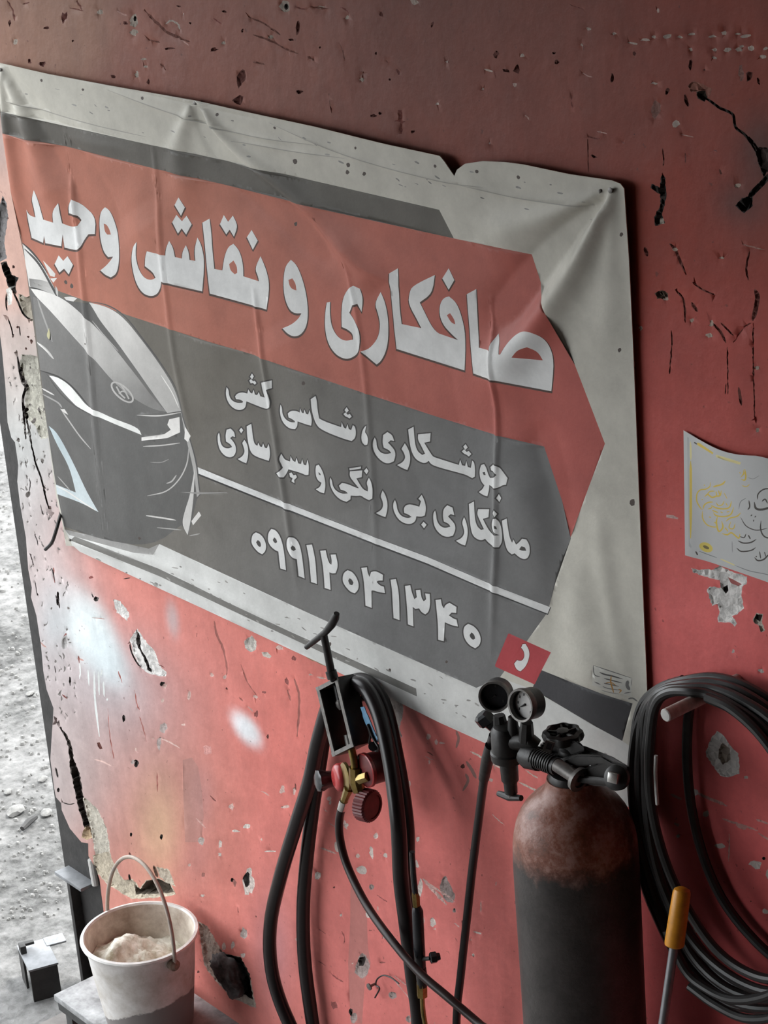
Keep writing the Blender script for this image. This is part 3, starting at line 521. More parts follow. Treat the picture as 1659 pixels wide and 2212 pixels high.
# ------------------------------------------------------------------ steel column at the doorway
t = thing('steel_column', (WX0 + 0.1, 0.06, 0), 'dark steel column at the broken end of the red wall', 'column')
bm = B(); abox(bm, (WX0, 0.018, 0), (WX0 + 0.24, 0.030, ZC)); obj('flange', bm, M['steel_dark'], t, smooth=False)
bm = B(); abox(bm, (WX0 + 0.11, 0.030, 0), (WX0 + 0.122, 0.20, ZC)); obj('web', bm, M['steel_dark'], t, smooth=False)
bm = B(); abox(bm, (WX0, 0.20, 0), (WX0 + 0.24, 0.212, ZC)); obj('flange', bm, M['steel_dark'], t, smooth=False)
p = at(150, 1868, 0.02)
bm = B(); abox(bm, (p.x - 0.0, -0.028, p.z - 0.010), (p.x + 0.13, 0.018, p.z), 0.002); obj('bracket_plate', bm, M['stand_top'], t)
bm = B(); abox(bm, (p.x + 0.025, -0.01, 0.0), (p.x + 0.04, 0.028, p.z - 0.012), 0.002); obj('stiffener', bm, M['steel_dark'], t)
p2_ = at(192, 1870, 0.0)
t2 = tube(B(), [(p2_.x, 0.012, p.z - 0.0), (p2_.x - 0.004, 0.012, p.z + 0.075)], 0.010); obj('conduit', t2, M['white_rod'], t)

# ================================================================== PRINTED BANNER
WHITE, DRED, GREY, DGREY = A(198, 194, 183), A(176, 84, 74), A(104, 101, 97), A(66, 65, 65)
TXT = (0.76, 0.755, 0.74)
LAY = []          # (part, list of loops, colour or function of pixel positions)
def layer(part, loops, c): LAY.append((part, [np.asarray(l, float) for l in loops], c))
def grad(p0, c0, p1, c1):
    p0, p1, c0, c1 = (np.array(q, float) for q in (p0, p1, c0, c1)); d = p1 - p0
    return lambda P: c0 + np.clip(((P - p0) @ d) / d.dot(d), 0, 1)[..., None] * (c1 - c0)
OUT = Z('i', [5,130, 120,156, 270,184, 435,213, 560,240, 700,270, 850,306, 950,328, 968,332, 978,345, 998,376, 1004,362, 1022,349, 1060,343, 1110,345, 1150,350, 1250,371, 1340,384, 1358,391, 1366,402, 1367,430, 1372,560, 1379,760, 1387,951, 1398,1230, 1408,1480, 1413,1640, 1416,1758,
               1357,1733, 1160,1646, 960,1556, 830,1492, 700,1428, 580,1372, 450,1312, 300,1243, 183,1188, 170,1176, 153,1175, 147,1140, 145,1127, 139,1100, 131,1066, 110,900, 88,740, 64,560, 40,410, 22,290])
layer('cloth', [Z('i', [15,237, 500,345, 963,449, 993,511, 500,397, 20,284])], A(100, 96, 90))
RED = Z('i', [20,284, 500,397, 992,511, 1157,547, 1175,608, 1206,669, 1254,785, 1318,954, 1280,1055, 1241,1158, 1221,1080, 1182,962, 957,900, 760,832, 560,762, 287,678, 62,600])
layer('cloth', [RED], grad((350, 560), (0.46, 0.175, 0.120), (1260, 900), (0.46, 0.115, 0.098)))
layer('cloth', [Z('i', [62,600, 287,678, 560,762, 760,832, 957,900, 1182,962, 1221,1080, 1242,1160, 1194,1309, 1189,1322, 1148,1381, 1090,1459, 1040,1481, 700,1331, 353,1172, 330,1182, 150,1140, 110,900])], grad((450, 850), (0.170, 0.155, 0.132), (900, 1150), (0.190, 0.187, 0.184)))
layer('cloth', [Z('i', [150,1140, 330,1182, 353,1172, 700,1331, 1040,1481, 1090,1459, 1160,1484, 1355,1595, 1420,1640, 1420,1765, 900,1540, 180,1200])], (0.66, 0.655, 0.63))
layer('cloth', [Z('i', [172,1155, 219,1172, 353,1224, 640,1361, 909,1483, 911,1500, 640,1375, 353,1241, 163,1163])], A(122, 120, 116))
layer('cloth', [Z('i', [150,1140, 330,1182, 353,1172, 340,1195, 300,1190, 160,1152])], A(150, 148, 145))
layer('cloth', [grow(Z('i', [436,1005, 671,1099, 933,1199, 1197,1308, 1191,1322, 933,1214, 671,1113, 438,1020]), 1.6, (0, 1))], DGREY)
layer('cloth', [Z('i', [436,1005, 671,1099, 933,1199, 1197,1308, 1191,1322, 933,1213, 671,1112, 438,1019])], TXT)
layer('cloth', [Z('v', [740,80, 1500,355, 1415,660, 680,240])], A(72, 71, 73))
# --- car picture
def car(pts, c, smooth=True, key='c'):
    P = Z(key, pts); layer('car_picture', [rounded(P) if smooth else P], c)
def cl(pts, w_, c, taper=True): layer('car_picture', [Z('c', stroke(np.array(pts).reshape(-1, 2), w_, taper))], c)
g = lambda v: A(v, v * 0.985, v * 0.965, 0.80)
car([165,-112, 235,-52, 295,20, 335,85, 385,185, 420,240, 480,262, 600,270, 720,292, 835,368, 955,518, 1085,698, 1165,838, 1198,962, 1218,1040, 1248,1135, 1290,1300, 1318,1495, 1290,1520, 1262,1660, 1232,1758, 1190,1690, 1000,1830, 700,1790, 440,1700, 385,1430, 330,1020, 270,520, 215,165], grad((80, 700), g(100), (400, 1150), g(88)))
car([165,-115, 230,-50, 290,20, 330,80, 380,180, 400,240, 300,205, 215,165, 200,60], grad((60, 530), g(212), (130, 630), g(188)))
car([215,115, 300,125, 345,140, 385,190, 400,240, 300,205, 222,165], grad((75, 605), g(120), (130, 635), g(190)))
cl([185,-75, 260,0, 315,80, 375,190, 405,250], 14, g(70)); cl([222,170, 300,195, 400,238, 470,270], 12, g(60)); cl([165,-118, 235,-55, 290,15, 335,80], 9, g(60))
car([305,0, 345,38, 385,85, 380,105, 352,98, 325,45], g(198)); car([352,115, 395,112, 372,142], g(205))
car([385,160, 402,190, 400,235, 385,205], g(180)); car([440,235, 480,230, 525,240, 485,275, 460,262], g(200))
car([400,235, 480,262, 600,270, 660,370, 780,520, 900,690, 1010,850, 1095,968, 1000,870, 900,730, 750,540, 640,420, 540,330, 450,270], grad((150, 650), g(88), (330, 850), g(104)))
car([225,180, 300,190, 430,240, 540,330, 640,420, 750,540, 900,730, 1010,880, 1095,968, 1000,950, 850,860, 740,760, 640,640, 520,510, 420,400, 330,300, 260,230], grad((110, 650), g(212), (330, 870), g(120)))
car([240,232, 265,238, 330,302, 420,402, 520,512, 640,642, 740,762, 850,862, 1000,952, 1095,972, 905,985, 930,1100, 780,1030, 640,955, 560,890, 480,790, 400,742, 340,722, 290,700, 262,480], grad((90, 700), g(116), (300, 880), g(98)))
cl([270,245, 295,320, 335,430, 365,520], 10, g(150)); car([330,470, 345,430, 352,470, 345,505, 332,490], A(196, 190, 150)); car([343,430, 356,470, 356,505, 346,512, 352,470], g(40))
cl([268,525, 320,565, 375,630], 14, g(180)); cl([268,520, 340,590], 6, g(215))
car([600,268, 720,295, 830,370, 950,520, 1080,700, 1160,840, 1190,960, 1100,975, 1010,850, 900,690, 780,520, 665,375, 640,330], grad((230, 670), g(200), (380, 880), g(165)))
cl([620,385, 700,480, 790,580], 6, g(170)); cl([600,262, 720,287, 835,362, 955,512, 1085,692, 1165,832, 1198,955], 8, g(80)); cl([1060,730, 1130,840, 1175,940], 6, g(215))
car([345,735, 400,745, 470,790, 530,860, 580,925, 640,955, 760,1012, 915,1068, 935,1115, 780,1052, 620,982, 540,952, 470,880, 400,800], g(222)); cl([290,702, 350,722, 410,745, 480,795, 540,860, 600,935], 9, g(62))
cl([330,725, 420,850, 520,935, 640,1000], 8, g(80))
layer('car_picture', [Z('c', ellipse(812, 842, 92, 42, 42, 28)), Z('c', ellipse(812, 842, 80, 31, 42, 28))], g(176))
for pts, w_ in [([775,805, 800,850, 830,880], 10), ([805,795, 830,835, 855,885], 10), ([790,850, 815,835, 838,845], 9)]: cl(pts, w_, g(172), False)
cl([905,988, 1050,992, 1190,970], 8, g(190)); car([935,1130, 1080,1110, 1122,1082, 1100,1050, 1112,1015, 1178,1000, 1182,1098, 1100,1135, 935,1152], g(214), False)
cl([945,1188, 1060,1182, 1182,1166], 8, g(180))
car([1188,968, 1215,1040, 1245,1140, 1285,1300, 1312,1490, 1292,1512, 1270,1340, 1232,1180, 1208,1080], g(160)); cl([1195,990, 1250,1150, 1290,1310, 1308,1480], 8, g(80)); car([1215,1060, 1252,1120, 1234,1160, 1210,1140], g(215), False)
cl([970,1505, 1090,1475, 1175,1400, 1225,1300, 1238,1200], 8, g(175)); cl([1095,1425, 1130,1410, 1160,1370], 9, g(165)); cl([990,1290, 1060,1290, 1110,1270], 6, g(135))
car([1192,1685, 1212,1600, 1248,1500, 1278,1320, 1272,1500, 1255,1640, 1230,1755], g(188)); car([1255,1665, 1305,1602, 1320,1628, 1265,1692], g(205)); cl([960,1632, 1060,1645, 1155,1660], 10, g(190)); cl([1030,1708, 1190,1722], 6, g(160)); cl([1240,1760, 1310,1745], 7, g(150))
car([345,1055, 400,1098, 500,1290, 580,1470, 658,1608, 560,1552, 395,1492, 388,1432, 515,1482, 480,1330, 400,1180], grad((125, 950), A(185, 198, 202), (220, 1100), A(206, 214, 216)))
cl([388,1440, 450,1470, 560,1545, 640,1598], 7, g(210)); cl([400,1380, 480,1470], 6, g(160)); cl([300,815, 380,860], 9, g(200)); cl([300,850, 400,905, 430,940], 9, g(150)); cl([420,945, 470,1020, 540,1120, 610,1205], 8, g(170)); car([420,950, 445,948, 468,985, 440,970], g(205))
layer('car_picture', [Z('c', [1180,1480, 1480,1480, 1490,1486, 1310,1492])], g(140))
# --- headline
HEAD = [
 [Z('h1', [203,1035, 213,1062, 232,1080, 258,1086, 248,1020, 235,968, 258,910, 282,960, 297,1040, 310,1100, 380,1118, 383,1048, 425,990, 430,1060, 436,1122, 490,1148, 530,1140, 548,1105, 528,1072, 480,1058, 478,1010, 495,970, 560,1020, 628,1085, 630,1195, 592,1196, 565,1235, 545,1285, 515,1298, 443,1280, 432,1195, 422,1272, 320,1252, 312,1205, 305,1250, 232,1218, 215,1130])],
 [Z('h1', [380,1385, 405,1330, 435,1365, 462,1335, 497,1390, 470,1452, 440,1415, 410,1440])],
 [Z('h1', [655,1100, 665,1050, 690,1025, 720,1045, 750,1110, 775,1200, 792,1300, 792,1390, 775,1450, 740,1470, 705,1455, 672,1425, 705,1400, 735,1365, 752,1338, 720,1342, 690,1310, 665,1230, 655,1160]), Z('h1', [682,1130, 700,1135, 718,1165, 728,1200, 705,1200, 688,1180])],
 [Z('h1', [918,1240, 908,1300, 912,1370, 930,1430, 965,1475, 1010,1485, 1040,1470, 1025,1435, 985,1405, 970,1395, 975,1340, 990,1298, 1110,1325, 1112,1280, 1130,1232, 1155,1275, 1168,1335, 1210,1345, 1212,1300, 1230,1262, 1248,1305, 1255,1355, 1290,1362, 1280,1290, 1295,1215, 1320,1260, 1345,1365, 1340,1555, 1080,1492, 1068,1540, 1040,1580, 995,1590, 945,1570, 905,1510, 882,1420, 878,1340, 890,1270])],
 [Z('h1', [1187,955, 1222,1020, 1195,1075, 1158,1005])], [Z('h1', [1142,1115, 1168,1068, 1200,1110, 1228,1075, 1258,1130, 1228,1195, 1200,1155, 1180,1188])],
 [np.vstack([Z('h1', [1325,1120, 1370,1095, 1382,1180, 1388,1290, 1405,1415, 1455,1425, 1465,1340, 1490,1275, 1525,1255, 1565,1300, 1588,1390, 1590,1462]), Z('h2', [195,1118, 190,1090, 170,1040, 205,968, 240,1050, 260,1140, 245,1285]), Z('h1', [1385,1570, 1365,1440, 1340,1250])]), Z('h1', [1497,1385, 1525,1362, 1548,1400, 1550,1440, 1535,1450, 1505,1425])],
 [Z('h1', [1437,1130, 1462,1072, 1490,1115, 1520,1075, 1553,1140, 1528,1210, 1500,1165, 1478,1195])], [Z('h2', [150,812, 188,875, 158,930, 122,855])],
 [Z('h2', [340,1130, 350,1030, 385,990, 420,1020, 455,1100, 480,1200, 490,1310, 482,1390, 455,1435, 415,1445, 375,1425, 345,1395, 395,1375, 435,1340, 450,1308, 415,1310, 380,1290, 350,1220]), Z('h2', [372,1110, 395,1100, 415,1130, 420,1172, 395,1165, 378,1145])],
 [Z('h2', [620,1240, 618,1310, 630,1390, 665,1450, 710,1475, 758,1465, 755,1430, 725,1405, 690,1390, 688,1310, 695,1220, 725,1165, 765,1142, 805,1160, 818,1215, 808,1300, 785,1252, 755,1260, 735,1305, 760,1340, 795,1400, 805,1470, 790,1545, 750,1575, 710,1582, 655,1555, 610,1490, 590,1400, 590,1310, 600,1245])],
 [Z('h2', [920,1182, 945,1240, 962,1330, 965,1430, 950,1530, 920,1595, 895,1615, 855,1580, 808,1535, 855,1520, 905,1455, 918,1380, 905,1310, 885,1250])],
 [Z('h2', [975,1070, 1025,1040, 1030,1180, 1030,1290, 1040,1375, 1155,1400, 1140,1365, 1082,1255, 1090,1190, 1110,1145, 1245,1080, 1228,1190, 1150,1245, 1190,1330, 1240,1425, 1300,1445, 1380,1470, 1335,1430, 1290,1380, 1268,1310, 1275,1250, 1300,1215, 1330,1208, 1370,1240, 1400,1310, 1428,1440, 1420,1650, 1005,1525, 998,1400, 985,1240]), Z('h2', [1315,1320, 1335,1308, 1360,1345, 1365,1375, 1340,1365])],
 [Z('h2', [1328,1040, 1362,1110, 1328,1168, 1290,1100])],
 [Z('h3', [50,835, 100,808, 102,940, 105,1030, 118,1125, 195,1137, 188,1110, 218,1050, 240,1090, 258,1150, 270,1150, 300,1090, 350,1040, 410,1018, 470,1045, 505,1100, 528,1200, 510,1362, 88,1265, 72,1150, 55,950]), Z('h3', [335,1165, 365,1125, 410,1112, 450,1140, 470,1192])]]
SERV = [('s1', p_) for p_ in [
 [[262,215, 278,240, 280,290, 300,335, 345,360, 395,358, 400,345, 375,328, 340,325, 332,300, 350,275, 395,262, 440,275, 448,237, 466,270, 482,275, 494,240, 505,285, 525,290, 540,262, 552,300, 592,312, 572,240, 565,178, 600,168, 665,155, 662,225, 618,238, 640,300, 650,350, 645,395, 610,415, 560,400, 430,345, 425,375, 415,405, 380,425, 335,420, 290,385, 262,330, 252,270]],
 [[482,95, 498,120, 482,148, 465,125]], [[458,160, 472,145, 490,165, 505,160, 520,182, 505,195, 488,180, 470,185]],
 [[738,372, 752,400, 752,455, 775,500, 820,530, 872,530, 872,518, 840,498, 812,488, 806,452, 840,425, 895,425, 925,440, 930,398, 945,440, 962,445, 970,410, 985,450, 1005,455, 1018,415, 1032,470, 1038,515, 1030,555, 1000,550, 900,520, 895,565, 870,592, 820,590, 770,555, 738,500, 728,430]],
 [[1030,318, 1070,290, 1082,330, 1090,420, 1105,490, 1150,515, 1295,570, 1298,525, 1315,575, 1335,585, 1345,545, 1358,590, 1378,598, 1390,555, 1408,570, 1418,620, 1412,670, 1385,695, 1340,682, 1120,590, 1075,540, 1050,470, 1035,400]],
 [[1335,395, 1352,425, 1335,445, 1318,420]], [[1310,455, 1325,440, 1345,462, 1362,455, 1378,480, 1360,495, 1342,482, 1325,475]],
 [[1508,560, 1500,590, 1495,620, 1520,650, 1530,690, 1518,730, 1495,735, 1470,710, 1462,660, 1472,605, 1490,575]],
 [[182,625, 190,660, 192,710, 215,755, 260,770, 300,755, 285,730, 245,705, 240,650, 250,600, 285,590, 318,620, 325,665, 300,658, 282,675, 305,700, 330,740, 335,790, 320,830, 285,850, 235,835, 190,785, 170,715, 168,650]],
 [[408,690, 430,720, 445,780, 440,850, 425,900, 385,885, 350,862, 390,840, 412,800, 405,760, 390,720]], [[380,582, 398,605, 380,632, 362,605]],
 [[428,570, 468,548, 475,600, 485,680, 500,730, 525,745, 532,715, 548,750, 565,755, 575,722, 590,762, 610,765, 622,728, 632,760, 638,830, 625,878, 590,868, 500,835, 465,800, 445,730, 432,650]],
 [[738,815, 755,850, 770,870, 815,885, 822,835, 838,875, 865,890, 878,850, 892,900, 920,905, 932,860, 945,910, 970,915, 985,862, 998,920, 990,1000, 960,1005, 930,990, 800,955, 785,990, 762,1025, 725,1020, 692,990, 735,970, 755,940, 740,900, 725,860]],
 [[808,990, 828,983, 845,1008, 868,1003, 878,1025, 852,1050, 855,1080, 828,1062, 838,1035, 815,1022]],
 [[1062,950, 1070,915, 1095,905, 1125,945, 1145,1020, 1148,1100, 1130,1165, 1095,1158, 1055,1130, 1095,1110, 1112,1070, 1080,1050, 1063,1010], [1090,972, 1108,985, 1110,1002, 1092,994]],
 [[1200,1020, 1212,1050, 1215,1100, 1245,1145, 1300,1170, 1345,1165, 1330,1145, 1285,1130, 1272,1095, 1300,1070, 1345,1078, 1420,1115, 1445,1120, 1400,1060, 1368,1010, 1372,965, 1475,960, 1470,1020, 1425,1030, 1450,1080, 1480,1130, 1520,1150, 1525,1115, 1510,1070, 1535,1025, 1558,1060, 1572,1130, 1565,1210, 1530,1228, 1490,1210, 1460,1185, 1420,1190, 1370,1185, 1365,1220, 1330,1242, 1280,1225, 1230,1180, 1195,1110, 1190,1050]],
 [[1368,938, 1465,925, 1462,943, 1370,956]], [[1510,938, 1530,965, 1512,995, 1490,965]]]]
SERV += [('s2', p_) for p_ in [
 [[148,148, 160,175, 162,220, 185,262, 225,280, 270,272, 255,248, 215,228, 205,185, 210,130, 240,108, 275,130, 290,178, 265,172, 245,190, 268,215, 295,250, 302,290, 290,335, 255,352, 215,345, 165,300, 138,240, 135,180]],
 [[368,198, 390,235, 408,290, 408,350, 390,405, 355,390, 315,365, 355,345, 375,310, 365,275, 345,240]],
 [[392,92, 432,70, 437,140, 445,215, 465,265, 500,290, 522,280, 490,215, 465,170, 468,130, 565,120, 560,185, 515,195, 545,245, 580,300, 600,310, 785,368, 795,325, 810,370, 835,375, 845,335, 858,382, 885,388, 897,330, 915,345, 922,400, 918,455, 895,468, 850,448, 800,432, 640,390, 570,365, 550,335, 530,352, 500,352, 450,325, 418,270, 402,190]],
 [[840,205, 858,230, 838,250, 820,225]], [[808,262, 828,245, 848,265, 868,258, 890,280, 868,300, 845,285, 825,280]],
 [[960,400, 975,362, 1000,355, 1020,385, 1030,425, 1050,460, 1095,455, 1120,430, 1100,410, 1060,400, 1055,375, 1085,352, 1125,365, 1165,410, 1205,455, 1195,505, 1165,510, 1130,530, 1090,535, 1045,515, 1040,560, 1025,605, 990,598, 950,575, 985,550, 1000,520, 975,495, 960,450], [985,420, 1005,415, 1012,440, 995,440]],
 [[1135,580, 1155,610, 1138,642, 1118,610]],
 [[208,560, 230,600, 245,665, 240,725, 228,768, 190,755, 158,735, 195,715, 212,680, 205,640, 190,605]],
 [[300,635, 312,670, 318,715, 345,760, 395,780, 425,770, 400,750, 370,738, 365,700, 385,675, 420,672, 480,692, 490,650, 472,630, 495,600, 515,640, 530,700, 522,760, 495,770, 460,765, 455,800, 425,825, 375,820, 325,785, 290,720, 285,665]],
 [[515,808, 538,832, 520,858, 498,830]],
 [[600,722, 608,755, 612,800, 635,840, 675,860, 720,848, 705,825, 668,808, 660,765, 665,710, 695,682, 735,700, 750,760, 722,750, 700,768, 725,795, 755,830, 762,870, 745,915, 705,928, 655,915, 605,865, 585,800, 585,745]],
 [[828,772, 850,815, 865,880, 858,945, 845,990, 810,980, 770,955, 815,935, 838,895, 828,855, 812,815]],
 [[865,672, 908,650, 912,720, 922,800, 942,845, 972,868, 995,862, 960,795, 935,745, 945,708, 1040,705, 1032,768, 985,782, 1015,838, 1050,888, 1085,905, 1125,905, 1085,880, 1062,850, 1060,810, 1078,778, 1108,772, 1132,805, 1145,880, 1142,960, 1118,1000, 1080,995, 1035,970, 1005,935, 985,948, 950,945, 905,915, 885,850, 872,760], [1090,825, 1108,835, 1112,858, 1092,850]],
 [[1098,705, 1118,735, 1100,760, 1078,732]],
 [[1150,790, 1195,770, 1198,830, 1208,920, 1228,962, 1242,935, 1262,975, 1285,960, 1320,925, 1355,930, 1378,970, 1378,1035, 1355,1080, 1320,1090, 1280,1075, 1245,1045, 1220,1055, 1185,1030, 1165,970, 1155,880], [1285,1012, 1310,985, 1340,995, 1348,1020, 1310,1022]]]]
PHONE = [('p1', p_) for p_ in [
 [[185,240, 200,170, 240,145, 290,165, 335,220, 362,300, 352,370, 315,405, 270,385, 220,330, 192,285], [242,262, 262,235, 290,255, 302,300, 290,320, 262,305]],
 [[378,220, 385,150, 420,105, 465,115, 510,165, 545,250, 570,370, 595,598, 530,575, 515,470, 505,375, 470,360, 420,320, 385,265], [438,235, 455,205, 480,225, 490,262, 470,275, 448,260]],
 [[600,300, 608,230, 645,198, 690,205, 740,255, 770,340, 795,480, 818,695, 748,665, 738,560, 728,465, 690,450, 645,410, 610,350], [662,325, 680,298, 705,318, 715,350, 695,365, 672,350]],
 [[838,298, 905,290, 930,390, 950,510, 965,760, 895,738, 885,600, 868,440]],
 [[1005,365, 1070,358, 1090,450, 1115,515, 1140,530, 1145,480, 1130,410, 1190,408, 1215,500, 1215,570, 1190,630, 1150,635, 1115,620, 1122,720, 1130,830, 1058,808, 1050,680, 1035,520]],
 [[1275,690, 1290,625, 1335,595, 1390,615, 1440,680, 1468,760, 1460,830, 1420,870, 1370,855, 1315,795, 1282,740], [1342,720, 1358,690, 1385,705, 1405,745, 1390,775, 1360,765]]]]
PHONE += [('p2', p_) for p_ in [
 [[170,75, 210,70, 215,110, 228,140, 240,105, 275,95, 325,125, 322,165, 290,165, 280,175, 300,200, 330,210, 338,255, 300,250, 250,235, 240,240, 242,362, 198,345, 192,240, 185,150]],
 [[378,160, 415,155, 430,220, 438,300, 440,450, 398,435, 392,330, 388,240]],
 [[480,205, 518,200, 530,255, 548,300, 565,285, 558,235, 590,232, 598,290, 615,315, 632,300, 625,258, 658,262, 662,330, 650,390, 625,408, 600,395, 580,365, 555,370, 535,355, 540,495, 500,480, 495,380, 488,290]],
 [[700,305, 738,300, 745,345, 760,365, 770,340, 800,325, 850,355, 848,398, 815,395, 795,415, 830,440, 850,445, 860,495, 820,488, 765,465, 758,600, 718,590, 715,480, 708,390]],
 [[898,540, 905,495, 935,475, 975,490, 1010,530, 1028,585, 1015,630, 985,650, 945,630, 912,590], [945,555, 960,535, 980,555, 985,580, 970,590, 950,575]]]]
for ls in HEAD:
    ls = [rounded(l) for l in ls]; layer('headline_lettering', [grow(ls[0], 2.0, (0.5, 2.6))] + ls[1:], A(84, 66, 60)); layer('headline_lettering', ls, TXT)
for part, S in (('service_lettering', SERV), ('phone_number', PHONE)):
    for key, ls in S: layer(part, [grow(rounded(Z(key, ls[0])), 3.0)], A(74, 72, 70))
    for key, ls in S: layer(part, [rounded(Z(key, l)) for l in ls], TXT)
layer('phone_symbol', [Z('p2', [1222,545, 1232,545, 1525,680, 1412,908, 1132,782, 1128,770])], A(178, 74, 78))
layer('phone_symbol', [rounded(grow(Z('p2', [1325,620, 1345,618, 1370,660, 1375,710, 1350,780, 1310,815, 1280,800, 1265,760, 1285,735, 1310,740, 1325,735, 1340,710, 1335,670, 1315,645]), 1.2))], A(110, 45, 48))
layer('phone_symbol', [rounded(Z('p2', [1325,620, 1345,618, 1370,660, 1375,710, 1350,780, 1310,815, 1280,800, 1265,760, 1285,735, 1310,740, 1325,735, 1340,710, 1335,670, 1315,645]))], TXT)
# printer's small mark, lower right
layer('printer_mark', [Z('v', [1212,30, 1500,150, 1490,300, 1200,195])], A(200, 198, 190))
for pts, w_, c in [([1212,30, 1500,148], 6, 90), ([1212,30, 1222,105, 1265,125], 7, 90), ([1500,150, 1492,210], 5, 120), ([1262,88, 1300,108, 1340,120, 1430,152], 12, 84), ([1292,140, 1350,160, 1425,185], 9, 90), ([1290,180, 1330,190, 1400,212], 9, 100), ([1280,205, 1320,225, 1415,245], 7, 110), ([1220,165, 1265,190], 10, 110), ([1268,235, 1330,258, 1400,275], 6, 130), ([1470,165, 1462,205, 1480,245], 26, 110), ([1435,270, 1490,262], 7, 100), ([1465,318, 1500,312, 1540,340], 12, 110)]:
    layer('printer_mark', [Z('v', stroke(np.array(pts).reshape(-1, 2), w_, n=3))], g(c))
for pts, w_ in [([1345,120, 1340,170, 1350,220, 1360,262], 10), ([1300,180, 1340,175, 1380,205], 7), ([1395,235, 1415,245, 1400,265], 9)]: layer('printer_mark', [Z('v', stroke(np.array(pts).reshape(-1, 2), w_, n=3))], A(176, 130, 70))
# small punched and torn holes along the hems
for x, y, r_ in [(106, 170, 3), (196, 190, 3), (325, 208, 3), (486, 243, 3), (610, 272, 3), (651, 345, 5), (767, 352, 4.5), (765, 368, 4), (785, 315, 3), (802, 371, 4), (957, 354, 3), (1048, 365, 3.5), (1138, 378, 4), (1316, 407, 4), (1358, 502, 3.5), (1350, 752, 4), (1377, 1080, 6), (714, 1384, 3), (722, 1387, 4), (852, 1443, 3), (195, 740, 2), (673, 822, 4), (645, 482, 4), (152, 607, 4), (165, 615, 4), (975, 1425, 3), (310, 1160, 3)]:
    layer('cloth', [ellipse(x, y, r_, r_ * 1.2, 0, 7, 0.25)], (0.10, 0.08, 0.07))

# scuffs and grime on the white hems
for _ in range(120):
    if rng.random() < 0.62: x = rng.uniform(200, 1340); y = 1172 + (x - 353) * 0.452 + rng.uniform(6, 78) if x > 353 else 1190 + (x - 183) * 0.46 - rng.uniform(2, 10)
    else: x = rng.uniform(40, 1300); y = 137 + (x - 5) * 0.197 + rng.uniform(14, 90)
    a = rng.uniform(0.1, 0.8); l = rng.uniform(3, 14); q = rng.uniform(0.22, 0.40)
    layer('cloth', [stroke([(x, y), (x + l * math.cos(a) * 0.5 + rng.uniform(-2, 2), y + l * math.sin(a) * 0.5), (x + l * math.cos(a), y + l * math.sin(a))], rng.uniform(1.2, 4), n=2)], (q, q * 0.96, q * 0.9))
for l_ in ([250,190, 400,245, 560,290, 700,310], [600,262, 760,330, 960,385, 1060,400], [1010,395, 1150,425, 1290,440], [30,215, 200,262, 330,292], [520,300, 640,322, 760,338]):
    layer('cloth', [stroke(np.array(l_).reshape(-1, 2), 2.2)], (0.405, 0.385, 0.345))
# folds: (points px, half width start/end, height mm)
FOLD = [([1343,405, 1240,500, 1130,640, 1080,760], 10, 60, -7), ([1343,408, 1290,520, 1215,640, 1120,760, 1060,860], 8, 55, 9), ([1340,410, 1180,470, 1040,520], 8, 50, 5), ([1343,408, 1330,600, 1320,800], 6, 40, 3),
        ([22,145, 70,250, 110,380, 160,500], 6, 38, 7), ([22,145, 100,250, 200,400, 290,560], 6, 50, -6), ([22,145, 30,300, 60,500], 4, 18, 5), ([435,218, 480,300, 560,390, 680,490, 800,600], 8, 46, -9), ([440,218, 520,320, 640,420, 760,540, 830,620], 8, 42, 8), ([430,225, 400,330, 420,470], 8, 40, 4),
        ([150,285, 189,610, 236,1150], 5, 7, 2.6), ([344,310, 371,606, 388,762, 430,980], 5, 7, 2.2), ([560,620, 583,780, 606,949, 632,1120, 656,1300], 5, 7, 2.8), ([760,560, 791,742, 815,1000, 826,1290], 5, 8, 1.6), ([1070,640, 1081,808, 1087,951, 1082,1191, 1077,1281, 1071,1430], 5, 8, 3.0),
        ([40,262, 180,300, 330,330], 14, 14, 2), ([250,190, 400,245, 560,290, 700,310], 4, 4, 1.6), ([600,262, 760,330, 960,385, 1060,400], 4, 4, 1.6), ([520,300, 640,322, 760,338], 4, 4, 1.2), ([1010,395, 1150,425, 1290,440], 4, 4, 1.6), ([240,178, 430,222, 640,268], 4, 4, -1.2),
        ([160,1165, 350,1215, 500,1290, 700,1390], 12, 12, 2.5), ([600,700, 700,900, 760,1100], 60, 60, 4), ([900,700, 950,950, 980,1200], 70, 70, -4), ([1100,1000, 1250,1300, 1330,1600], 50, 60, 5), ([300,450, 420,640, 500,900], 60, 60, 4), ([1180,900, 1220,1150, 1200,1450], 40, 40, -4), ([1300,1100, 1330,1300, 1380,1500], 20, 20, 3), ([640,420, 780,560, 880,620], 20, 8, 3)]
def fold_height(px):
    h = np.zeros(len(px))
    for pts, w0, w1, amp in FOLD:
        P = np.array([p_[:2] for p_ in spline([(x, y, 0) for x, y in np.array(pts).reshape(-1, 2)], 6)]); best = np.full(len(px), 1e9); tt = np.zeros(len(px))
        for i in range(len(P) - 1):
            a, b = P[i], P[i + 1]; d = b - a; t_ = np.clip(((px - a) @ d) / d.dot(d), 0, 1); q = np.linalg.norm(px - (a + t_[:, None] * d), axis=1)
            u = q < best; best[u] = q[u]; tt[u] = (i + t_[u]) / (len(P) - 1)
        h += (amp * 2.3 if abs(amp) >= 4 else amp * 1.5) * np.exp(-(best / (w0 + (w1 - w0) * tt)) ** 2) * np.clip(np.minimum(tt * 6 + 0.35, (1 - tt) * 4), 0, 1)
    return h * 0.001
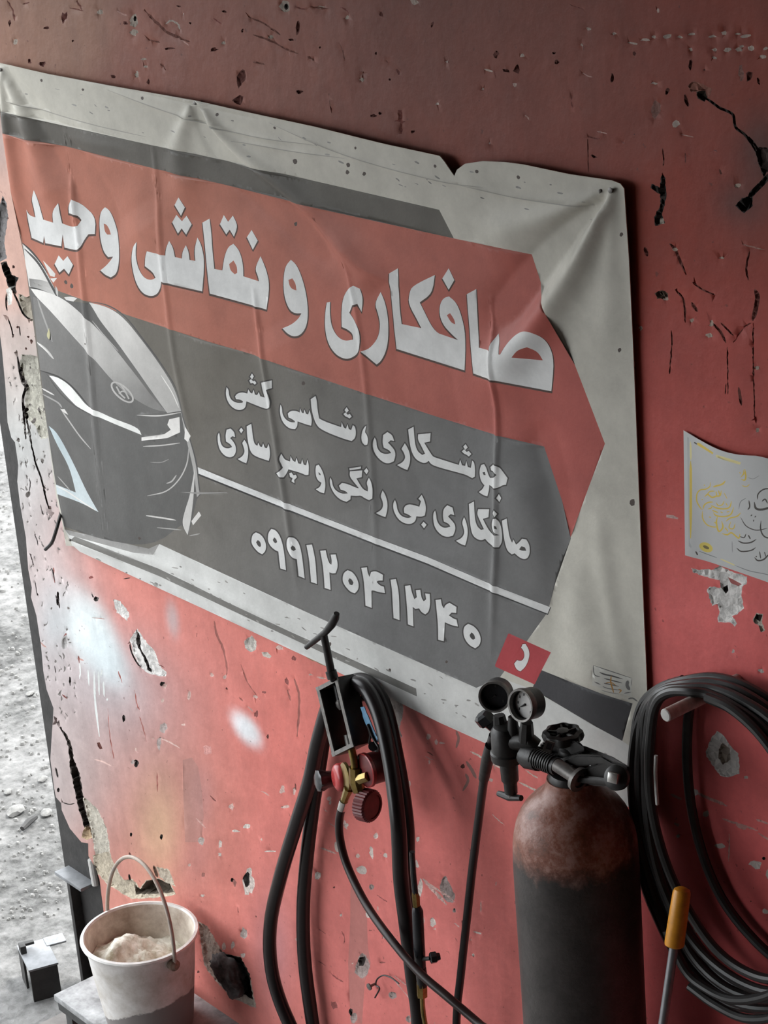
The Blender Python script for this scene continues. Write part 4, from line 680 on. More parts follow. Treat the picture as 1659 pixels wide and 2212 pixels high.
def build_banner():
    lo, hi = wall_xz(OUT).min(0), wall_xz(OUT).max(0); st = 0.0065
    gx, gz = np.meshgrid(np.arange(lo[0], hi[0], st), np.arange(lo[1], hi[1], st)); gpt = np.column_stack([gx.ravel(), gz.ravel()]); gpt += (rng.random(gpt.shape) - 0.5) * st * 0.25
    crease = []
    for pts, w0, w1, amp in FOLD:
        if w1 <= 8:
            P = np.array([p_[:2] for p_ in spline([(x, y, 0) for x, y in np.array(pts).reshape(-1, 2)], 10)])
            crease += [P, P + np.array([4, 0.0]), P - np.array([4, 0.0]), P + np.array([8, 0.0]), P - np.array([8, 0.0])]
    loops = [OUT] + [l for _, ls, _ in LAY for l in ls]
    V2, T = triangulate(gpt, loops, crease); T = face_front(T, V2)
    P3 = np.column_stack([V2[:, 0], np.zeros(len(V2)), V2[:, 1]]); px = project(P3); pc = px[T].mean(1)
    keep = inside(pc, OUT); T = T[keep]; pc = pc[keep]
    names = ['cloth', 'car_picture', 'headline_lettering', 'service_lettering', 'phone_number', 'phone_symbol', 'printer_mark']
    part = np.zeros(len(T), int); colors = np.tile(np.array(WHITE), (len(T), 3, 1))
    for nm, ls, c in LAY:
        f_ = cover(pc, ls)
        if not f_.any(): continue
        if nm != 'cloth' or callable(c) or c[0] > 0.12 and not (0.2 < c[0] < 0.41): part[f_] = names.index(nm)
        colors[f_] = c(px[T[f_]].reshape(-1, 2)).reshape(-1, 3, 3) if callable(c) else np.array(c)
    h = fold_height(px)
    wav = np.array([0.0025 * noise.noise((a * 3.0, b * 3.0, 7.0)) + 0.0008 * noise.noise((a * 14, b * 14, 2.0)) for a, b in V2])
    # top hem stands a little away from the wall
    ht = np.clip((2.645 - V2[:, 1]) / 0.2, 0, 1); y = -(0.0125 + 0.008 * (1 - ht) + np.maximum(h + wav, -0.005))
    V = np.column_stack([V2[:, 0], y, V2[:, 1]])
    root = thing('vinyl_banner', (-0.2, -0.015, 1.46), 'wrinkled red, grey and white printed banner with Persian lettering and a car', 'banner')
    for i, nm in enumerate(names):
        me = mesh_from(nm, V, T[part == i], colors[part == i]); o = obj(nm, me, M['vinyl'], root, sharp=None)
    # hem thickness: a thin rim folded back along the outline
    bm = B(); W2 = wall_xz(OUT); fr = []
    for p_ in W2:
        i = int(np.argmin(((V2 - p_) ** 2).sum(1))); fr.append(V[i])
    a = [bm.verts.new(v) for v in fr]; b = [bm.verts.new((v[0], v[1] + 0.0016, v[2])) for v in fr]; k = len(a)
    for i in range(k): bm.faces.new((a[i], b[i], b[(i + 1) % k], a[(i + 1) % k]))
    o = obj('hem', bm, mat('hem_vinyl', WHITE, 0.6), root)
    for x, y_, r_ in [(22, 146, 5), (436, 219, 5), (1343, 404, 6), (1316, 407, 3.5), (1412, 1735, 4), (163, 1162, 4)]:
        q = wall_xz([(x, y_)])[0]; i = int(np.argmin(((V2 - q) ** 2).sum(1))); s = r_ * 0.00085; yy = V[i][1]
        obj('nail', lathe(B(), (q[0], 0.02, q[1]), (0, -1, 0), [(s * 0.5, 0), (s * 0.5, 0.02 - yy), (s, 0.021 - yy), (s, 0.0225 - yy), (s * 0.5, 0.0235 - yy)], 10), M['iron_edge'], root)
build_banner()

# ------------------------------------------------------------------ calligraphy sheet
def build_sheet():
    tl, bl = at(1480, 928), at(1487, 1195); h = tl.z - bl.z; wd = h * 1.42
    x0, z1 = tl.x, tl.z
    GOLD, PALE, INK, BASE = (0.80, 0.58, 0.08), (0.86, 0.76, 0.36), (0.07, 0.06, 0.05), (0.62, 0.62, 0.61)
    L_ = []
    S = lambda pts, w_, c: L_.append((Z('g', stroke(np.array(pts).reshape(-1, 2), w_, n=5)), c))
    L_.append((Z('g', [205,170, 222,175, 245,1140, 262,1180, 258,1195, 238,1175]), (0.50, 0.51, 0.50)))
    L_.append((Z('g', [300,200, 320,196, 462,262, 455,282, 300,222]), GOLD)); L_.append((Z('g', [485,285, 500,280, 740,362, 730,385, 490,305]), PALE))
    S([236,205, 240,300, 242,385], 16, PALE); S([240,390, 245,600, 252,1105], 22, GOLD); S([270,205, 300,215], 14, INK); S([295,1225, 312,1262], 12, INK)
    S([320,1225, 400,1260, 480,1290], 7, (0.26, 0.27, 0.27)); S([510,1300, 580,1330, 650,1362], 12, PALE); S([640,1358, 780,1410, 930,1440, 1100,1490], 8, (0.28, 0.28, 0.28))
    L_.append((Z('g', ellipse(382, 1192, 62, 42, 28, 24)), (0.78, 0.62, 0.12))); L_.append((Z('g', ellipse(382, 1192, 30, 14, 28, 10)), (0.20, 0.15, 0.05)))
    for p_, w_ in [([578,540, 545,575, 485,598, 452,612], 16), ([428,565, 420,610, 380,640, 332,652, 302,690, 300,760, 330,820, 352,842], 11), ([370,715, 400,690, 440,715, 480,700, 520,690, 535,640], 15), ([365,600, 372,606], 12), ([355,832, 370,790, 410,765, 452,760], 12), ([430,790, 480,815, 560,820, 612,800, 632,740], 13), ([350,850, 352,920, 390,980, 450,1000, 492,995], 10), ([450,860, 480,890, 560,895, 622,870, 652,800], 13), ([490,900, 480,960, 500,1040, 540,1000, 530,940], 15), ([572,942, 610,910, 680,890, 718,855], 12), ([530,1060, 580,1070, 620,1050, 660,1080, 690,1100, 702,1060], 14), ([620,940, 600,1000, 640,1010, 660,960], 10), ([390,700, 420,660, 470,650], 10), ([480,650, 490,700], 10), ([400,830, 430,820, 440,800], 10), ([480,760, 500,790, 540,780, 560,740], 10), ([560,660, 590,720], 8), ([520,850, 545,860], 9), ([580,850, 610,845], 9), ([345,740, 352,746], 10), ([410,905, 430,910], 9), ([460,950, 480,970], 10), ([560,1000, 590,1040], 10), ([440,840, 500,860], 12), ([505,640, 520,690], 12), ([575,760, 590,790], 9)]: S(p_, w_, GOLD)
    for p_, w_ in [([730,510, 760,480, 770,440, 780,500, 770,540, 735,530], 14), ([740,590, 780,606, 815,585], 8), ([720,460, 735,470], 8)]: S(p_, w_, GOLD)
    for p_, w_ in [([680,1125, 730,1147, 800,1142, 855,1112], 13), ([665,1195, 710,1227, 800,1217, 845,1190], 12), ([830,1282, 860,1312, 915,1302, 960,1262, 1010,1250], 14), ([880,1225, 888,1295], 10), ([780,1070, 800,1110], 12), ([760,1060, 740,1095, 700,1085], 10), ([715,900, 760,980, 830,1020, 890,1026, 960,1010], 9), ([880,740, 888,690, 940,648, 1010,640], 12), ([850,760, 862,820, 912,836, 980,820, 1040,790], 20), ([800,740, 805,800, 785,830], 13), ([905,940, 898,1010, 915,1070, 960,1100, 1040,1080, 1090,1000], 13), ([815,880, 822,888], 18), ([850,895, 858,902], 18), ([838,925, 835,945], 9), ([920,760, 950,740, 970,780], 12), ([1000,700, 1010,900], 16), ([1060,760, 1080,860, 1160,900], 18), ([845,1270, 850,1280], 14), ([925,1230, 935,1275], 9)]: S(p_, w_, INK)
    S([700,822, 720,750, 775,715], 7, (0.26, 0.26, 0.26)); S([625,1130, 625,1240], 7, (0.33, 0.33, 0.33)); S([800,520, 850,540, 905,520], 6, (0.36, 0.36, 0.35))
    n = 26; pts = np.array([[x0 + wd * i / n, z1 - h * j / n] for i in range(n + 1) for j in range(n + 1)])
    rect = project(np.array([[x0, 0, z1], [x0 + wd, 0, z1], [x0 + wd, 0, z1 - h], [x0, 0, z1 - h]]))
    V2, T = triangulate(pts, [l for l, c in L_], []); T = face_front(T, V2); cen = V2[T].mean(1)
    T = T[(cen[:, 0] > x0) & (cen[:, 0] < x0 + wd) & (cen[:, 1] < z1) & (cen[:, 1] > z1 - h)]
    px = project(np.column_stack([V2[:, 0], np.zeros(len(V2)), V2[:, 1]])); pc = px[T].mean(1); colors = np.tile(np.array(BASE), (len(T), 3, 1)); ink = np.zeros(len(T), bool)
    for l, c in L_: f_ = cover(pc, [l]); colors[f_] = c; ink |= f_
    u = (V2[:, 0] - x0) / wd; v = (z1 - V2[:, 1]) / h
    sag = 0.012 * np.sin(np.clip(u / 0.55, 0, 1) * math.pi) * (1 - v) ** 2         # top edge dips between its pins
    y = -(0.004 + 0.012 * np.sin(u * math.pi) ** 2 * (1 - v) + 0.006 * np.exp(-((u) / 0.1) ** 2) * v)
    V = np.column_stack([V2[:, 0], y, V2[:, 1] - sag])
    root = thing('calligraphy_sheet', (x0 + wd / 2, -0.005, z1 - h), 'grey-white paper sheet with gold and black Persian calligraphy pinned on the red wall', 'poster')
    obj('paper', mesh_from('paper', V, T[~ink], colors[~ink]), M['paper'], root, sharp=None)
    obj('calligraphy', mesh_from('calligraphy', V, T[ink], colors[ink]), M['paper'], root, sharp=None)
build_sheet()

# ================================================================== OXYGEN CYLINDER AND ITS REGULATOR
YC = -0.16
neck = at(1235, 1690, YC); cxx, zn = neck.x, neck.z
def cyl_mat():
    m, N, L, b = nodes('cylinder_paint')
    tc = N.new('ShaderNodeTexCoord'); sp = N.new('ShaderNodeSeparateXYZ'); L.new(tc.outputs['Object'], sp.inputs[0])
    nz = N.new('ShaderNodeTexNoise'); nz.inputs['Scale'].default_value = 22; nz.inputs['Detail'].default_value = 9; nz.inputs['Roughness'].default_value = 0.75; L.new(tc.outputs['Object'], nz.inputs['Vector'])
    nf = N.new('ShaderNodeTexNoise'); nf.inputs['Scale'].default_value = 110; nf.inputs['Detail'].default_value = 5; L.new(tc.outputs['Object'], nf.inputs['Vector'])
    rust = N.new('ShaderNodeValToRGB'); e = rust.color_ramp.elements; e[0].position = 0.36; e[0].color = (0.14, 0.045, 0.022, 1); e[1].position = 0.60; e[1].color = (0.40, 0.22, 0.18, 1)
    q = e.new(0.48); q.color = (0.25, 0.085, 0.05, 1); L.new(nz.outputs['Fac'], rust.inputs['Fac'])
    grey = N.new('ShaderNodeValToRGB'); e = grey.color_ramp.elements; e[0].position = 0.35; e[0].color = (0.030, 0.026, 0.024, 1); e[1].position = 0.7; e[1].color = (0.070, 0.060, 0.056, 1); L.new(nz.outputs['Fac'], grey.inputs['Fac'])
    ad = N.new('ShaderNodeMath'); ad.operation = 'MULTIPLY_ADD'; ad.inputs[1].default_value = 0.10; L.new(nz.outputs['Fac'], ad.inputs[0]); L.new(sp.outputs['Z'], ad.inputs[2])
    mr = N.new('ShaderNodeMapRange'); mr.inputs['From Min'].default_value = zn - 0.150 + 0.05; mr.inputs['From Max'].default_value = zn - 0.108 + 0.05; L.new(ad.outputs[0], mr.inputs['Value'])
    mx = N.new('ShaderNodeMix'); mx.data_type = 'RGBA'; L.new(mr.outputs['Result'], mx.inputs['Factor']); L.new(grey.outputs['Color'], mx.inputs['A']); L.new(rust.outputs['Color'], mx.inputs['B'])
    L.new(mx.outputs['Result'], b.inputs['Base Color']); b.inputs['Roughness'].default_value = 0.36; b.inputs['Specular IOR Level'].default_value = 0.45
    bp = N.new('ShaderNodeBump'); bp.inputs['Strength'].default_value = 0.5; bp.inputs['Distance'].default_value = 0.003
    s2 = N.new('ShaderNodeMath'); s2.operation = 'MULTIPLY_ADD'; s2.inputs[1].default_value = 0.4; L.new(nf.outputs['Fac'], s2.inputs[0]); L.new(nz.outputs['Fac'], s2.inputs[2])
    L.new(s2.outputs[0], bp.inputs['Height']); L.new(bp.outputs['Normal'], b.inputs['Normal'])
    return m
M['cyl'] = cyl_mat()
R_ = 0.1135
tank = thing('oxygen_cylinder', (cxx, YC, 0), 'tall dark gas cylinder with rusty shoulder standing against the red wall', 'gas cylinder')
prof = [(R_ * 0.9, 0.0), (R_ * 0.98, 0.012), (R_, 0.03)] + [(R_, zn - 0.17 - 0.2 * i) for i in range(6, -1, -1)]
prof += [(R_ * c, zn + d__) for c, d__ in [(0.995, -0.145), (0.985, -0.12), (0.958, -0.098), (0.915, -0.078), (0.85, -0.060), (0.76, -0.044), (0.64, -0.030), (0.52, -0.018), (0.44, -0.008), (0.405, 0.002), (0.39, 0.010)]]
obj('body', lathe(B(), (cxx, YC, 0), (0, 0, 1), prof, 64), M['cyl'], tank, sharp=60)
obj('neck_ring', lathe(B(), (cxx, YC, 0), (0, 0, 1), [(0.036, zn + 0.000), (0.041, zn + 0.003), (0.042, zn + 0.014), (0.038, zn + 0.022), (0.028, zn + 0.024)], 32), M['iron'], tank)
V0 = Vector((cxx, YC, zn))
def off(dx, dy, dz): return V0 + Vector((dx, dy, dz))
def pv(px, py, y=YC): return at(px, py, y)
vb = B(); lathe(vb, off(0, 0, 0.005), (0, 0, 1), [(0.020, 0), (0.022, 0.01), (0.022, 0.05), (0.019, 0.062), (0.014, 0.066)], 20)
box(vb, off(0, 0, 0.035), (0.026, 0, 0), (0, 0.020, 0), (0, 0, 0.020), 0.004)
valve = obj('valve', vb, M['iron'], tank)
# hand wheel
hw = pv(1216, 1588)
def wheelwob(a, h): return 1 + 0.055 * math.cos(8 * a)
hwb = B(); lathe(hwb, hw - Vector((0, 0, 0.011)), (0, 0, 1), [(0.024, 0), (0.034, 0.003), (0.036, 0.010), (0.034, 0.018), (0.027, 0.021), (0.023, 0.013), (0.012, 0.012), (0.011, 0.021), (0.004, 0.022)], 48, wheelwob)
obj('hand_wheel', hwb, M['iron'], valve)
obj('spindle', lathe(B(), hw - Vector((0, 0, 0.045)), (0, 0, 1), [(0.013, 0), (0.013, 0.030), (0.018, 0.032), (0.016, 0.040)], 16), M['iron'], valve)
for k in range(5):
    a = k * 2 * math.pi / 5; c = hw + Vector((math.cos(a) * 0.018, math.sin(a) * 0.018, 0.006))
    obj('spoke', tube(B(), [hw + Vector((math.cos(a) * 0.009, math.sin(a) * 0.009, 0.005)), hw + Vector((math.cos(a) * 0.029, math.sin(a) * 0.029, 0.006))], 0.003, 6), M['iron'], valve)
# clamp arms, bolt and nut over the valve (a yoke across the neck)
yk = thing('valve_clamp', V0 + Vector((0.02, -0.03, 0.0)), 'black iron clamp with a square bolt gripping the gas cylinder valve', 'clamp')
YF_ = YC - 0.048
obj('barrel', tube(B(), [pv(1203, 1652, YF_), pv(1246, 1680, YF_)], 0.0125, 16), M['iron_edge'], yk)
obj('collar', lathe(B(), pv(1246, 1681, YF_), pv(1250, 1684, YF_) - pv(1240, 1677, YF_), [(0.012, -0.004), (0.022, 0.0), (0.023, 0.008), (0.014, 0.010), (0.013, 0.006)], 20), M['iron_edge'], yk)
arm = B(); tube(arm, [pv(1212, 1645, YF_ + 0.02), pv(1262, 1640, YF_ + 0.022), pv(1310, 1660, YF_ + 0.02), pv(1352, 1684, YF_ + 0.016)], [0.006, 0.006, 0.007, 0.007], 8, flat=0.7); obj('front_arm', arm, M['iron'], yk)
arm = B(); tube(arm, [pv(1200, 1625, YC + 0.01), pv(1262, 1622, YC + 0.02), pv(1320, 1646, YC + 0.02), pv(1356, 1668, YC - 0.01)], [0.009, 0.010, 0.011, 0.011], 8, flat=0.7); obj('rear_arm', arm, M['iron'], yk)
arm = B(); tube(arm, [pv(1248, 1684, YF_), pv(1285, 1686, YF_ + 0.004), pv(1320, 1690, YF_ + 0.004)], [0.006, 0.007, 0.007], 8, flat=0.7); obj('lower_arm', arm, M['iron'], yk)
def plate(name, pts, key, y, th, material, parent, bev=0.003):
    """flat forging: outline read in a view, stood at distance y from the wall, th thick"""
    bm = B(); P = [at(x, yy, y) for x, yy in Z(key, pts)]; n_ = vec(0, 0, 1).normalized()
    f_ = bm.faces.new([bm.verts.new(p) for p in P]); r = bmesh.ops.extrude_face_region(bm, geom=[f_])
    bmesh.ops.translate(bm, vec=n_ * th, verts=[v for v in r['geom'] if isinstance(v, bmesh.types.BMVert)])
    bmesh.ops.recalc_face_normals(bm, faces=bm.faces[:]); bmesh.ops.bevel(bm, geom=bm.edges[:], offset=bev, segments=2, affect='EDGES')
    return obj(name, bm, material, parent)
plate('fork', [870,835, 1000,795, 1200,800, 1285,850, 1420,880, 1432,1030, 1370,1058, 1130,1050, 1040,1010, 1035,930, 1150,880, 1060,885, 1000,890, 930,870], 'v', YF_ + 0.012, 0.022, M['iron'], yk)
plate('bonnet', [720,700, 800,680, 850,690, 900,700, 1000,680, 1060,720, 1080,760, 980,800, 860,830, 780,790, 700,760], 'v', YC - 0.012, 0.03, M['iron'], yk)
bc = pv(1330, 1679, YF_ - 0.012)
obj('boss', lathe(B(), bc + vec(8, 2, 14), vec(-8, -1, -14), [(0.016, 0), (0.022, 0.004), (0.022, 0.014), (0.015, 0.018)], 20), M['iron'], yk)
bb = B(); box(bb, bc + vec(-3, 0, -6), vec(9, 2, -5), vec(-1, 10, 2), vec(5, 0, 9), 0.0015); obj('square_bolt', bb, M['chrome'], yk)
tagb = B(); box(tagb, pv(1185, 1613, YF_), vec(9, 3, 2), vec(-4, 11, 1), vec(1, 0, 2), 0.001); obj('stamped_plate', tagb, M['iron_edge'], yk)
box_ = B(); box(box_, pv(1186, 1612, YF_ - 0.003), vec(4.5, 1.5, 1), vec(-2, 6, 0.5), vec(.5, 0, 1)); obj('plate_window', box_, M['black_plastic'], yk)

# --- regulator
YR = YC - 0.03
reg = thing('oxygen_regulator', pv(1098, 1720, YR), 'dark two-gauge gas regulator screwed to the tall cylinder valve', 'regulator')
b0 = pv(1098, 1640, YR); up = Vector((0.0, 0, 1.0)); up = (pv(1092, 1570, YR) - pv(1103, 1700, YR)).normalized()
def along(px, py, y=YR): return (pv(px, py, y) - b0).dot(up)
d_ = depth(b0) / F
obj('body', lathe(B(), b0, up, [(0.012, along(1104, 1712)), (0.0125, along(1102, 1690)), (0.016, along(1101, 1684)), (0.017, along(1100, 1645)), (0.031, along(1100, 1640)), (0.032, along(1099, 1625)), (0.029, along(1099, 1622)), (0.028, along(1096, 1580)), (0.022, along(1095, 1570)), (0.012, along(1095, 1566))], 32), M['iron'], reg)
obj('adjusting_screw', lathe(B(), b0, up, [(0.007, along(1104, 1722)), (0.007, along(1102, 1690))], 12), M['iron_edge'], reg)
tb = B(); tube(tb, [pv(1077, 1714, YR), pv(1100, 1722, YR), pv(1126, 1724, YR)], [0.0055, 0.0075, 0.0055], 10); obj('screw_handle', tb, M['iron'], reg)
for px, py, tx, ty in ((1078, 1545, 1083, 1580), (1138, 1560, 1137, 1600)):
    obj('gauge_stem', tube(B(), [pv(px, py, YR), pv((px + tx) / 2, (py + ty) / 2, YR), pv(tx, ty, YR)], [0.011, 0.013, 0.014], 8), M['iron'], reg)
obj('boss', tube(B(), [pv(1107, 1548, YR), pv(1110, 1590, YR)], [0.008, 0.012], 12), M['iron'], reg)
obj('side_port', tube(B(), [pv(1105, 1600, YR), pv(1150, 1603, YR + 0.005), pv(1160, 1610, YR + 0.01)], [0.018, 0.014, 0.012], 14), M['iron'], reg)
def gauge(px, py, nrm, r, face_c, ticks, label):
    n_ = vec(*nrm).normalized(); f0 = pv(px, py, YR - 0.01); gb = B()
    lathe(gb, f0 - n_ * 0.030, n_, [(r * 0.6, -0.004), (r * 0.97, 0.0), (r, 0.004), (r, 0.024), (r * 1.04, 0.026), (r * 1.05, 0.034), (r * 0.93, 0.036), (r * 0.90, 0.027), (r * 0.88, 0.020)], 40, caps=False)
    gb.faces.new([v for v in gb.verts][-40:]); gb.faces.new([v for v in gb.verts][:40])
    o = obj('gauge', gb, [M['iron']], reg); o['label'] = label
    obj('bezel', lathe(B(), f0, n_, [(r * 0.90, -0.002), (r * 0.92, 0.0065), (r * 1.05, 0.0070), (r * 1.07, 0.0), (r * 1.04, -0.006)], 40, caps=False), M['iron_edge'], o)
    dl = B(); lathe(dl, f0 - n_ * 0.0085, n_, [(r * 0.86, 0), (r * 0.86, 0.001)], 32); obj('dial', dl, face_c, o)
    u_ = (up - n_ * up.dot(n_)).normalized(); w_ = n_.cross(u_)
    for k in range(ticks):
        a = math.radians(-130 + 260 * k / (ticks - 1)); c = f0 - n_ * 0.0070 + (u_ * math.cos(a) + w_ * math.sin(a)) * r * 0.62
        tk = B(); box(tk, c, u_ * 0.0022, w_ * 0.0014, n_ * 0.0003); obj('tick', tk, M['iron'], o)
    nd = B(); tube(nd, [f0 - n_ * 0.006, f0 - n_ * 0.006 + (u_ * -0.4 + w_ * 0.6) * r * 0.6], [0.0022, 0.0008], 6); obj('needle', nd, M['iron'], o)
gauge(1069, 1504, (-0.30, 0.22, -0.95), 0.0275, M['black_plastic'], 3, 'gauge with a blackened dial')
gauge(1129, 1523, (-0.72, 0.10, -0.68), 0.0285, M['white_rod'], 8, 'gauge with a pale dial')
# outlet with wing nut and hose tail
kn = B(); lathe(kn, pv(1050, 1556, YR), vec(18, 20, 6), [(0.010, -0.016), (0.016, -0.012), (0.017, 0.004), (0.010, 0.008), (0.008, 0.022)], 12, lambda a, h: 1 + 0.08 * math.cos(6 * a)); obj('side_knob', kn, M['black_plastic'], reg)
# knurled inlet nut and threaded inlet
obj('inlet_nut', tube(B(), [pv(1133, 1628, YR), pv(1142, 1634, YR), pv(1165, 1640, YR)], [0.020, 0.023, 0.022], 14), M['iron'], reg)
th = B()
for k in range(9):
    t_ = k / 8; c0 = pv(1155 + 40 * t_, 1636 + 16 * t_, YR - 0.004); c1 = pv(1157.4 + 40 * t_, 1637 + 16 * t_, YR - 0.004)
    tube(th, [c0, c1], [0.0185, 0.0185], 14)
tube(th, [pv(1150, 1634, YR - 0.004), pv(1205, 1656, YR - 0.004)], 0.0165, 14); obj('threaded_inlet', th, M['iron'], reg)

def hose(name, px, r_px, material, label, cat='hose', extra=(), n=8, flat=1.0, group=None):
    """px: list of (x, y, distance from wall)"""
    P = [at(x, y, yy) for x, y, yy in px] + [Vector(e) for e in extra]
    r = mm(r_px, P[len(P) // 2]); bm = tube(B(), spline(P, n), r, 12, flat=flat)
    return tag(obj(name, bm, material), label, cat, group)
# hose from the regulator down to the floor
e0 = at(984, 2212, -0.10)
hs = thing('gas_hose', (e0.x, -0.10, 0.0), 'black rubber hose hanging straight down from the two-gauge cylinder regulator', 'hose')
Ph = [at(*q) for q in [(1066, 1588, YR), (1056, 1625, YR + 0.01), (1046, 1680, YR + 0.02), (1034, 1770, -0.14), (1020, 1880, -0.12), (1008, 1990, -0.11), (996, 2100, -0.10), (986, 2212, -0.10)]] + [e0 + Vector((-0.02, 0, -0.25)), Vector((e0.x - 0.01, -0.10, 0.25)), Vector((e0.x + 0.05, -0.14, 0.05)), Vector((e0.x + 0.15, -0.22, 0.012)), Vector((e0.x + 0.35, -0.3, 0.010))]
obj('tube', tube(B(), spline(Ph, 8), 0.0085, 12), M['rubber'], hs)
obj('ferrule', tube(B(), [at(1060, 1610, YR), at(1052, 1645, YR + 0.01), at(1045, 1682, YR + 0.02)], [0.0105, 0.0118, 0.0102], 12), M['iron'], hs)

# ================================================================== ACETYLENE REGULATOR HUNG BY ITS YOKE
YA = -0.125
ac = thing('acetylene_regulator', at(760, 1780, YA), 'red and brass gas regulator hanging under a black screw yoke', 'regulator')
DA = depth(at(740, 1600, YA)); px1 = DA / F
def pa(px, py, dz=0.0): return at(px, py, YA) + Vector(RW @ np.array([0, 0, dz])) * px1      # dz pixels away from the viewer
e1, dd = vec(40, -23, -34, DA), vec(37, -5, 40, DA); e2 = vec(34, 140, -12, DA)
A0 = pa(688, 1488); th_ = 0.0045
fr = B()
for c, h1, h2, h3 in [(A0 + e2 / 2 + dd / 2, e2 / 2, dd / 2, e1.normalized() * th_), (A0 + e1 + e2 / 2 + dd / 2, e2 / 2, dd / 2, e1.normalized() * th_),
                      (A0 + e1 / 2 + dd / 2, e1 / 2, dd / 2, e2.normalized() * th_), (A0 + e1 / 2 + e2 + dd / 2, e1 / 2 + e1.normalized() * th_, dd / 2, e2.normalized() * th_)]:
    box(fr, c, h1, h2, h3, 0.001)
yo = obj('yoke_frame', fr, M['iron'], ac)
rim = B(); q = [A0, A0 + e1, A0 + e1 + e2, A0 + e2]; q = [p_ - dd.normalized() * 0.001 for p_ in q]
for i in range(4):
    a_, b_ = q[i], q[(i + 1) % 4]; mid = (a_ + b_) / 2; l_ = b_ - a_; nn = l_.cross(dd).normalized(); box(rim, mid, l_ / 2 + l_.normalized() * th_, nn * th_ * 0.9, dd.normalized() * 0.0015)
obj('worn_front_edge', rim, M['iron_edge'], yo)
mid = A0 + e1 * 0.55 + dd * 0.4
obj('clamp_screw', tube(B(), [pa(699, 1372, 10), pa(707, 1410, 12), pa(717, 1462, 14), mid + e2 * 0.02, mid + e2 * 0.28], [0.0075, 0.0080, 0.0082, 0.0075, 0.007], 12), M['iron'], ac)
obj('screw_pad', tube(B(), [mid + e2 * 0.26, mid + e2 * 0.30, mid + e2 * 0.36, mid + e2 * 0.42], [0.006, 0.010, 0.010, 0.006], 12), M['iron_edge'], ac)
obj('screw_collar', tube(B(), [pa(714, 1450, 14), pa(719, 1466, 14)], 0.0115, 12), M['iron'], ac)
hb = B(); tube(hb, [pa(662, 1398, 0), pa(685, 1380, 4), pa(703, 1366, 8), pa(716, 1350, 10), pa(724, 1335, 12), pa(727, 1326, 12)], [0.0055, 0.0065, 0.0070, 0.0085, 0.0085, 0.006], 12); obj('handle_bar', hb, M['iron'], ac)
obj('inlet_seat', tube(B(), [mid + e2 * 0.80, mid + e2 * 0.98], [0.009, 0.010], 12), M['iron_edge'], ac)
obj('inlet_pipe', tube(B(), [mid + e2 * 0.97, pa(764, 1640, 12), pa(768, 1668, 14)], [0.0085, 0.0080, 0.0085], 12), M['brass'], ac)
bc = pa(760, 1680, 14)
bb = B(); lathe(bb, pa(742, 1680, 8), vec(30, -4, 10), [(0.020, 0), (0.030, 0.002), (0.031, 0.008), (0.024, 0.012), (0.018, 0.016), (0.018, 0.034), (0.014, 0.036)], 28); obj('brass_body', bb, M['brass'], ac)
obj('brass_cross', tube(B(), [pa(768, 1658, 14), pa(770, 1690, 14), pa(776, 1712, 12)], [0.014, 0.016, 0.013], 8), M['brass'], ac)
obj('brass_nut', tube(B(), [pa(776, 1684, 10), pa(796, 1678, 14)], [0.011, 0.011], 6), M['brass'], ac, sharp=20)
obj('red_ring', lathe(B(), pa(722, 1682, 6), vec(30, -4, 10), [(0.020, 0), (0.027, 0.004), (0.030, 0.010), (0.030, 0.020), (0.026, 0.022)], 32), M['red_shiny'], ac)
obj('adjusting_knob', lathe(B(), pa(684, 1687, -4), vec(30, -3, 12), [(0.016, 0), (0.0225, 0.003), (0.0225, 0.012), (0.0185, 0.022), (0.0175, 0.040)], 40, lambda a, h: 1 + (0.05 * math.cos(8 * a) if h < 0.02 else 0)), M['black_plastic'], ac)
# rear gauge housing in red rubber
nb = vec(30, -7, 17); rg = B(); lathe(rg, pa(786, 1667, 18), nb, [(0.026, 0), (0.034, 0.002), (0.0345, 0.008), (0.033, 0.010), (0.033, 0.044), (0.030, 0.048), (0.012, 0.049)], 36); obj('rear_gauge', rg, M['red_plastic'], ac)
obj('gauge_highlight', lathe(B(), pa(786, 1667, 18), nb, [(0.0335, 0.0005), (0.0360, 0.002), (0.0360, 0.009), (0.0335, 0.011)], 36, caps=False), M['red_shiny'], ac)  # brighter red band imitates the highlight on the rear gauge
nf = vec(26, 4, -20); fg = B(); lathe(fg, pa(781, 1738, 14), nf, [(0.028, 0), (0.0335, 0.002), (0.0335, 0.026), (0.030, 0.030), (0.026, 0.030), (0.026, 0.028), (0.004, 0.028)], 120, lambda a, h: 1 + (0.03 * math.cos(30 * a) if 0.001 < h < 0.027 else 0)); obj('front_gauge', fg, M['red_plastic'], ac, sharp=20)
obj('hose_outlet', tube(B(), [pa(754, 1704, 8), pa(748, 1718, 6), pa(741, 1738, 4)], [0.011, 0.009, 0.008], 8), M['brass'], ac)
obj('hose_clip', tube(B(), [pa(743, 1730, 4), pa(738, 1748, 4)], [0.0095, 0.0095], 12), M['chrome'], ac)
tag(obj('thin_hose', tube(B(), spline([pa(741, 1738, 4), pa(733, 1770, 2), pa(735, 1815, 0), at(752, 1875, -0.135), at(792, 1955, -0.16), at(845, 2030, -0.19), at(905, 2100, -0.205), at(965, 2152, -0.205), at(1040, 2216, -0.20), at(1120, 2290, -0.22)] + [Vector((0.75, -0.33, 0.62)), Vector((0.85, -0.40, 0.20)), Vector((0.95, -0.45, 0.012)), Vector((1.2, -0.5, 0.010))], 8), 0.0088, 12), M['rubber_brown']), 'thin dark brown hose curving from the red and brass regulator', 'hose')
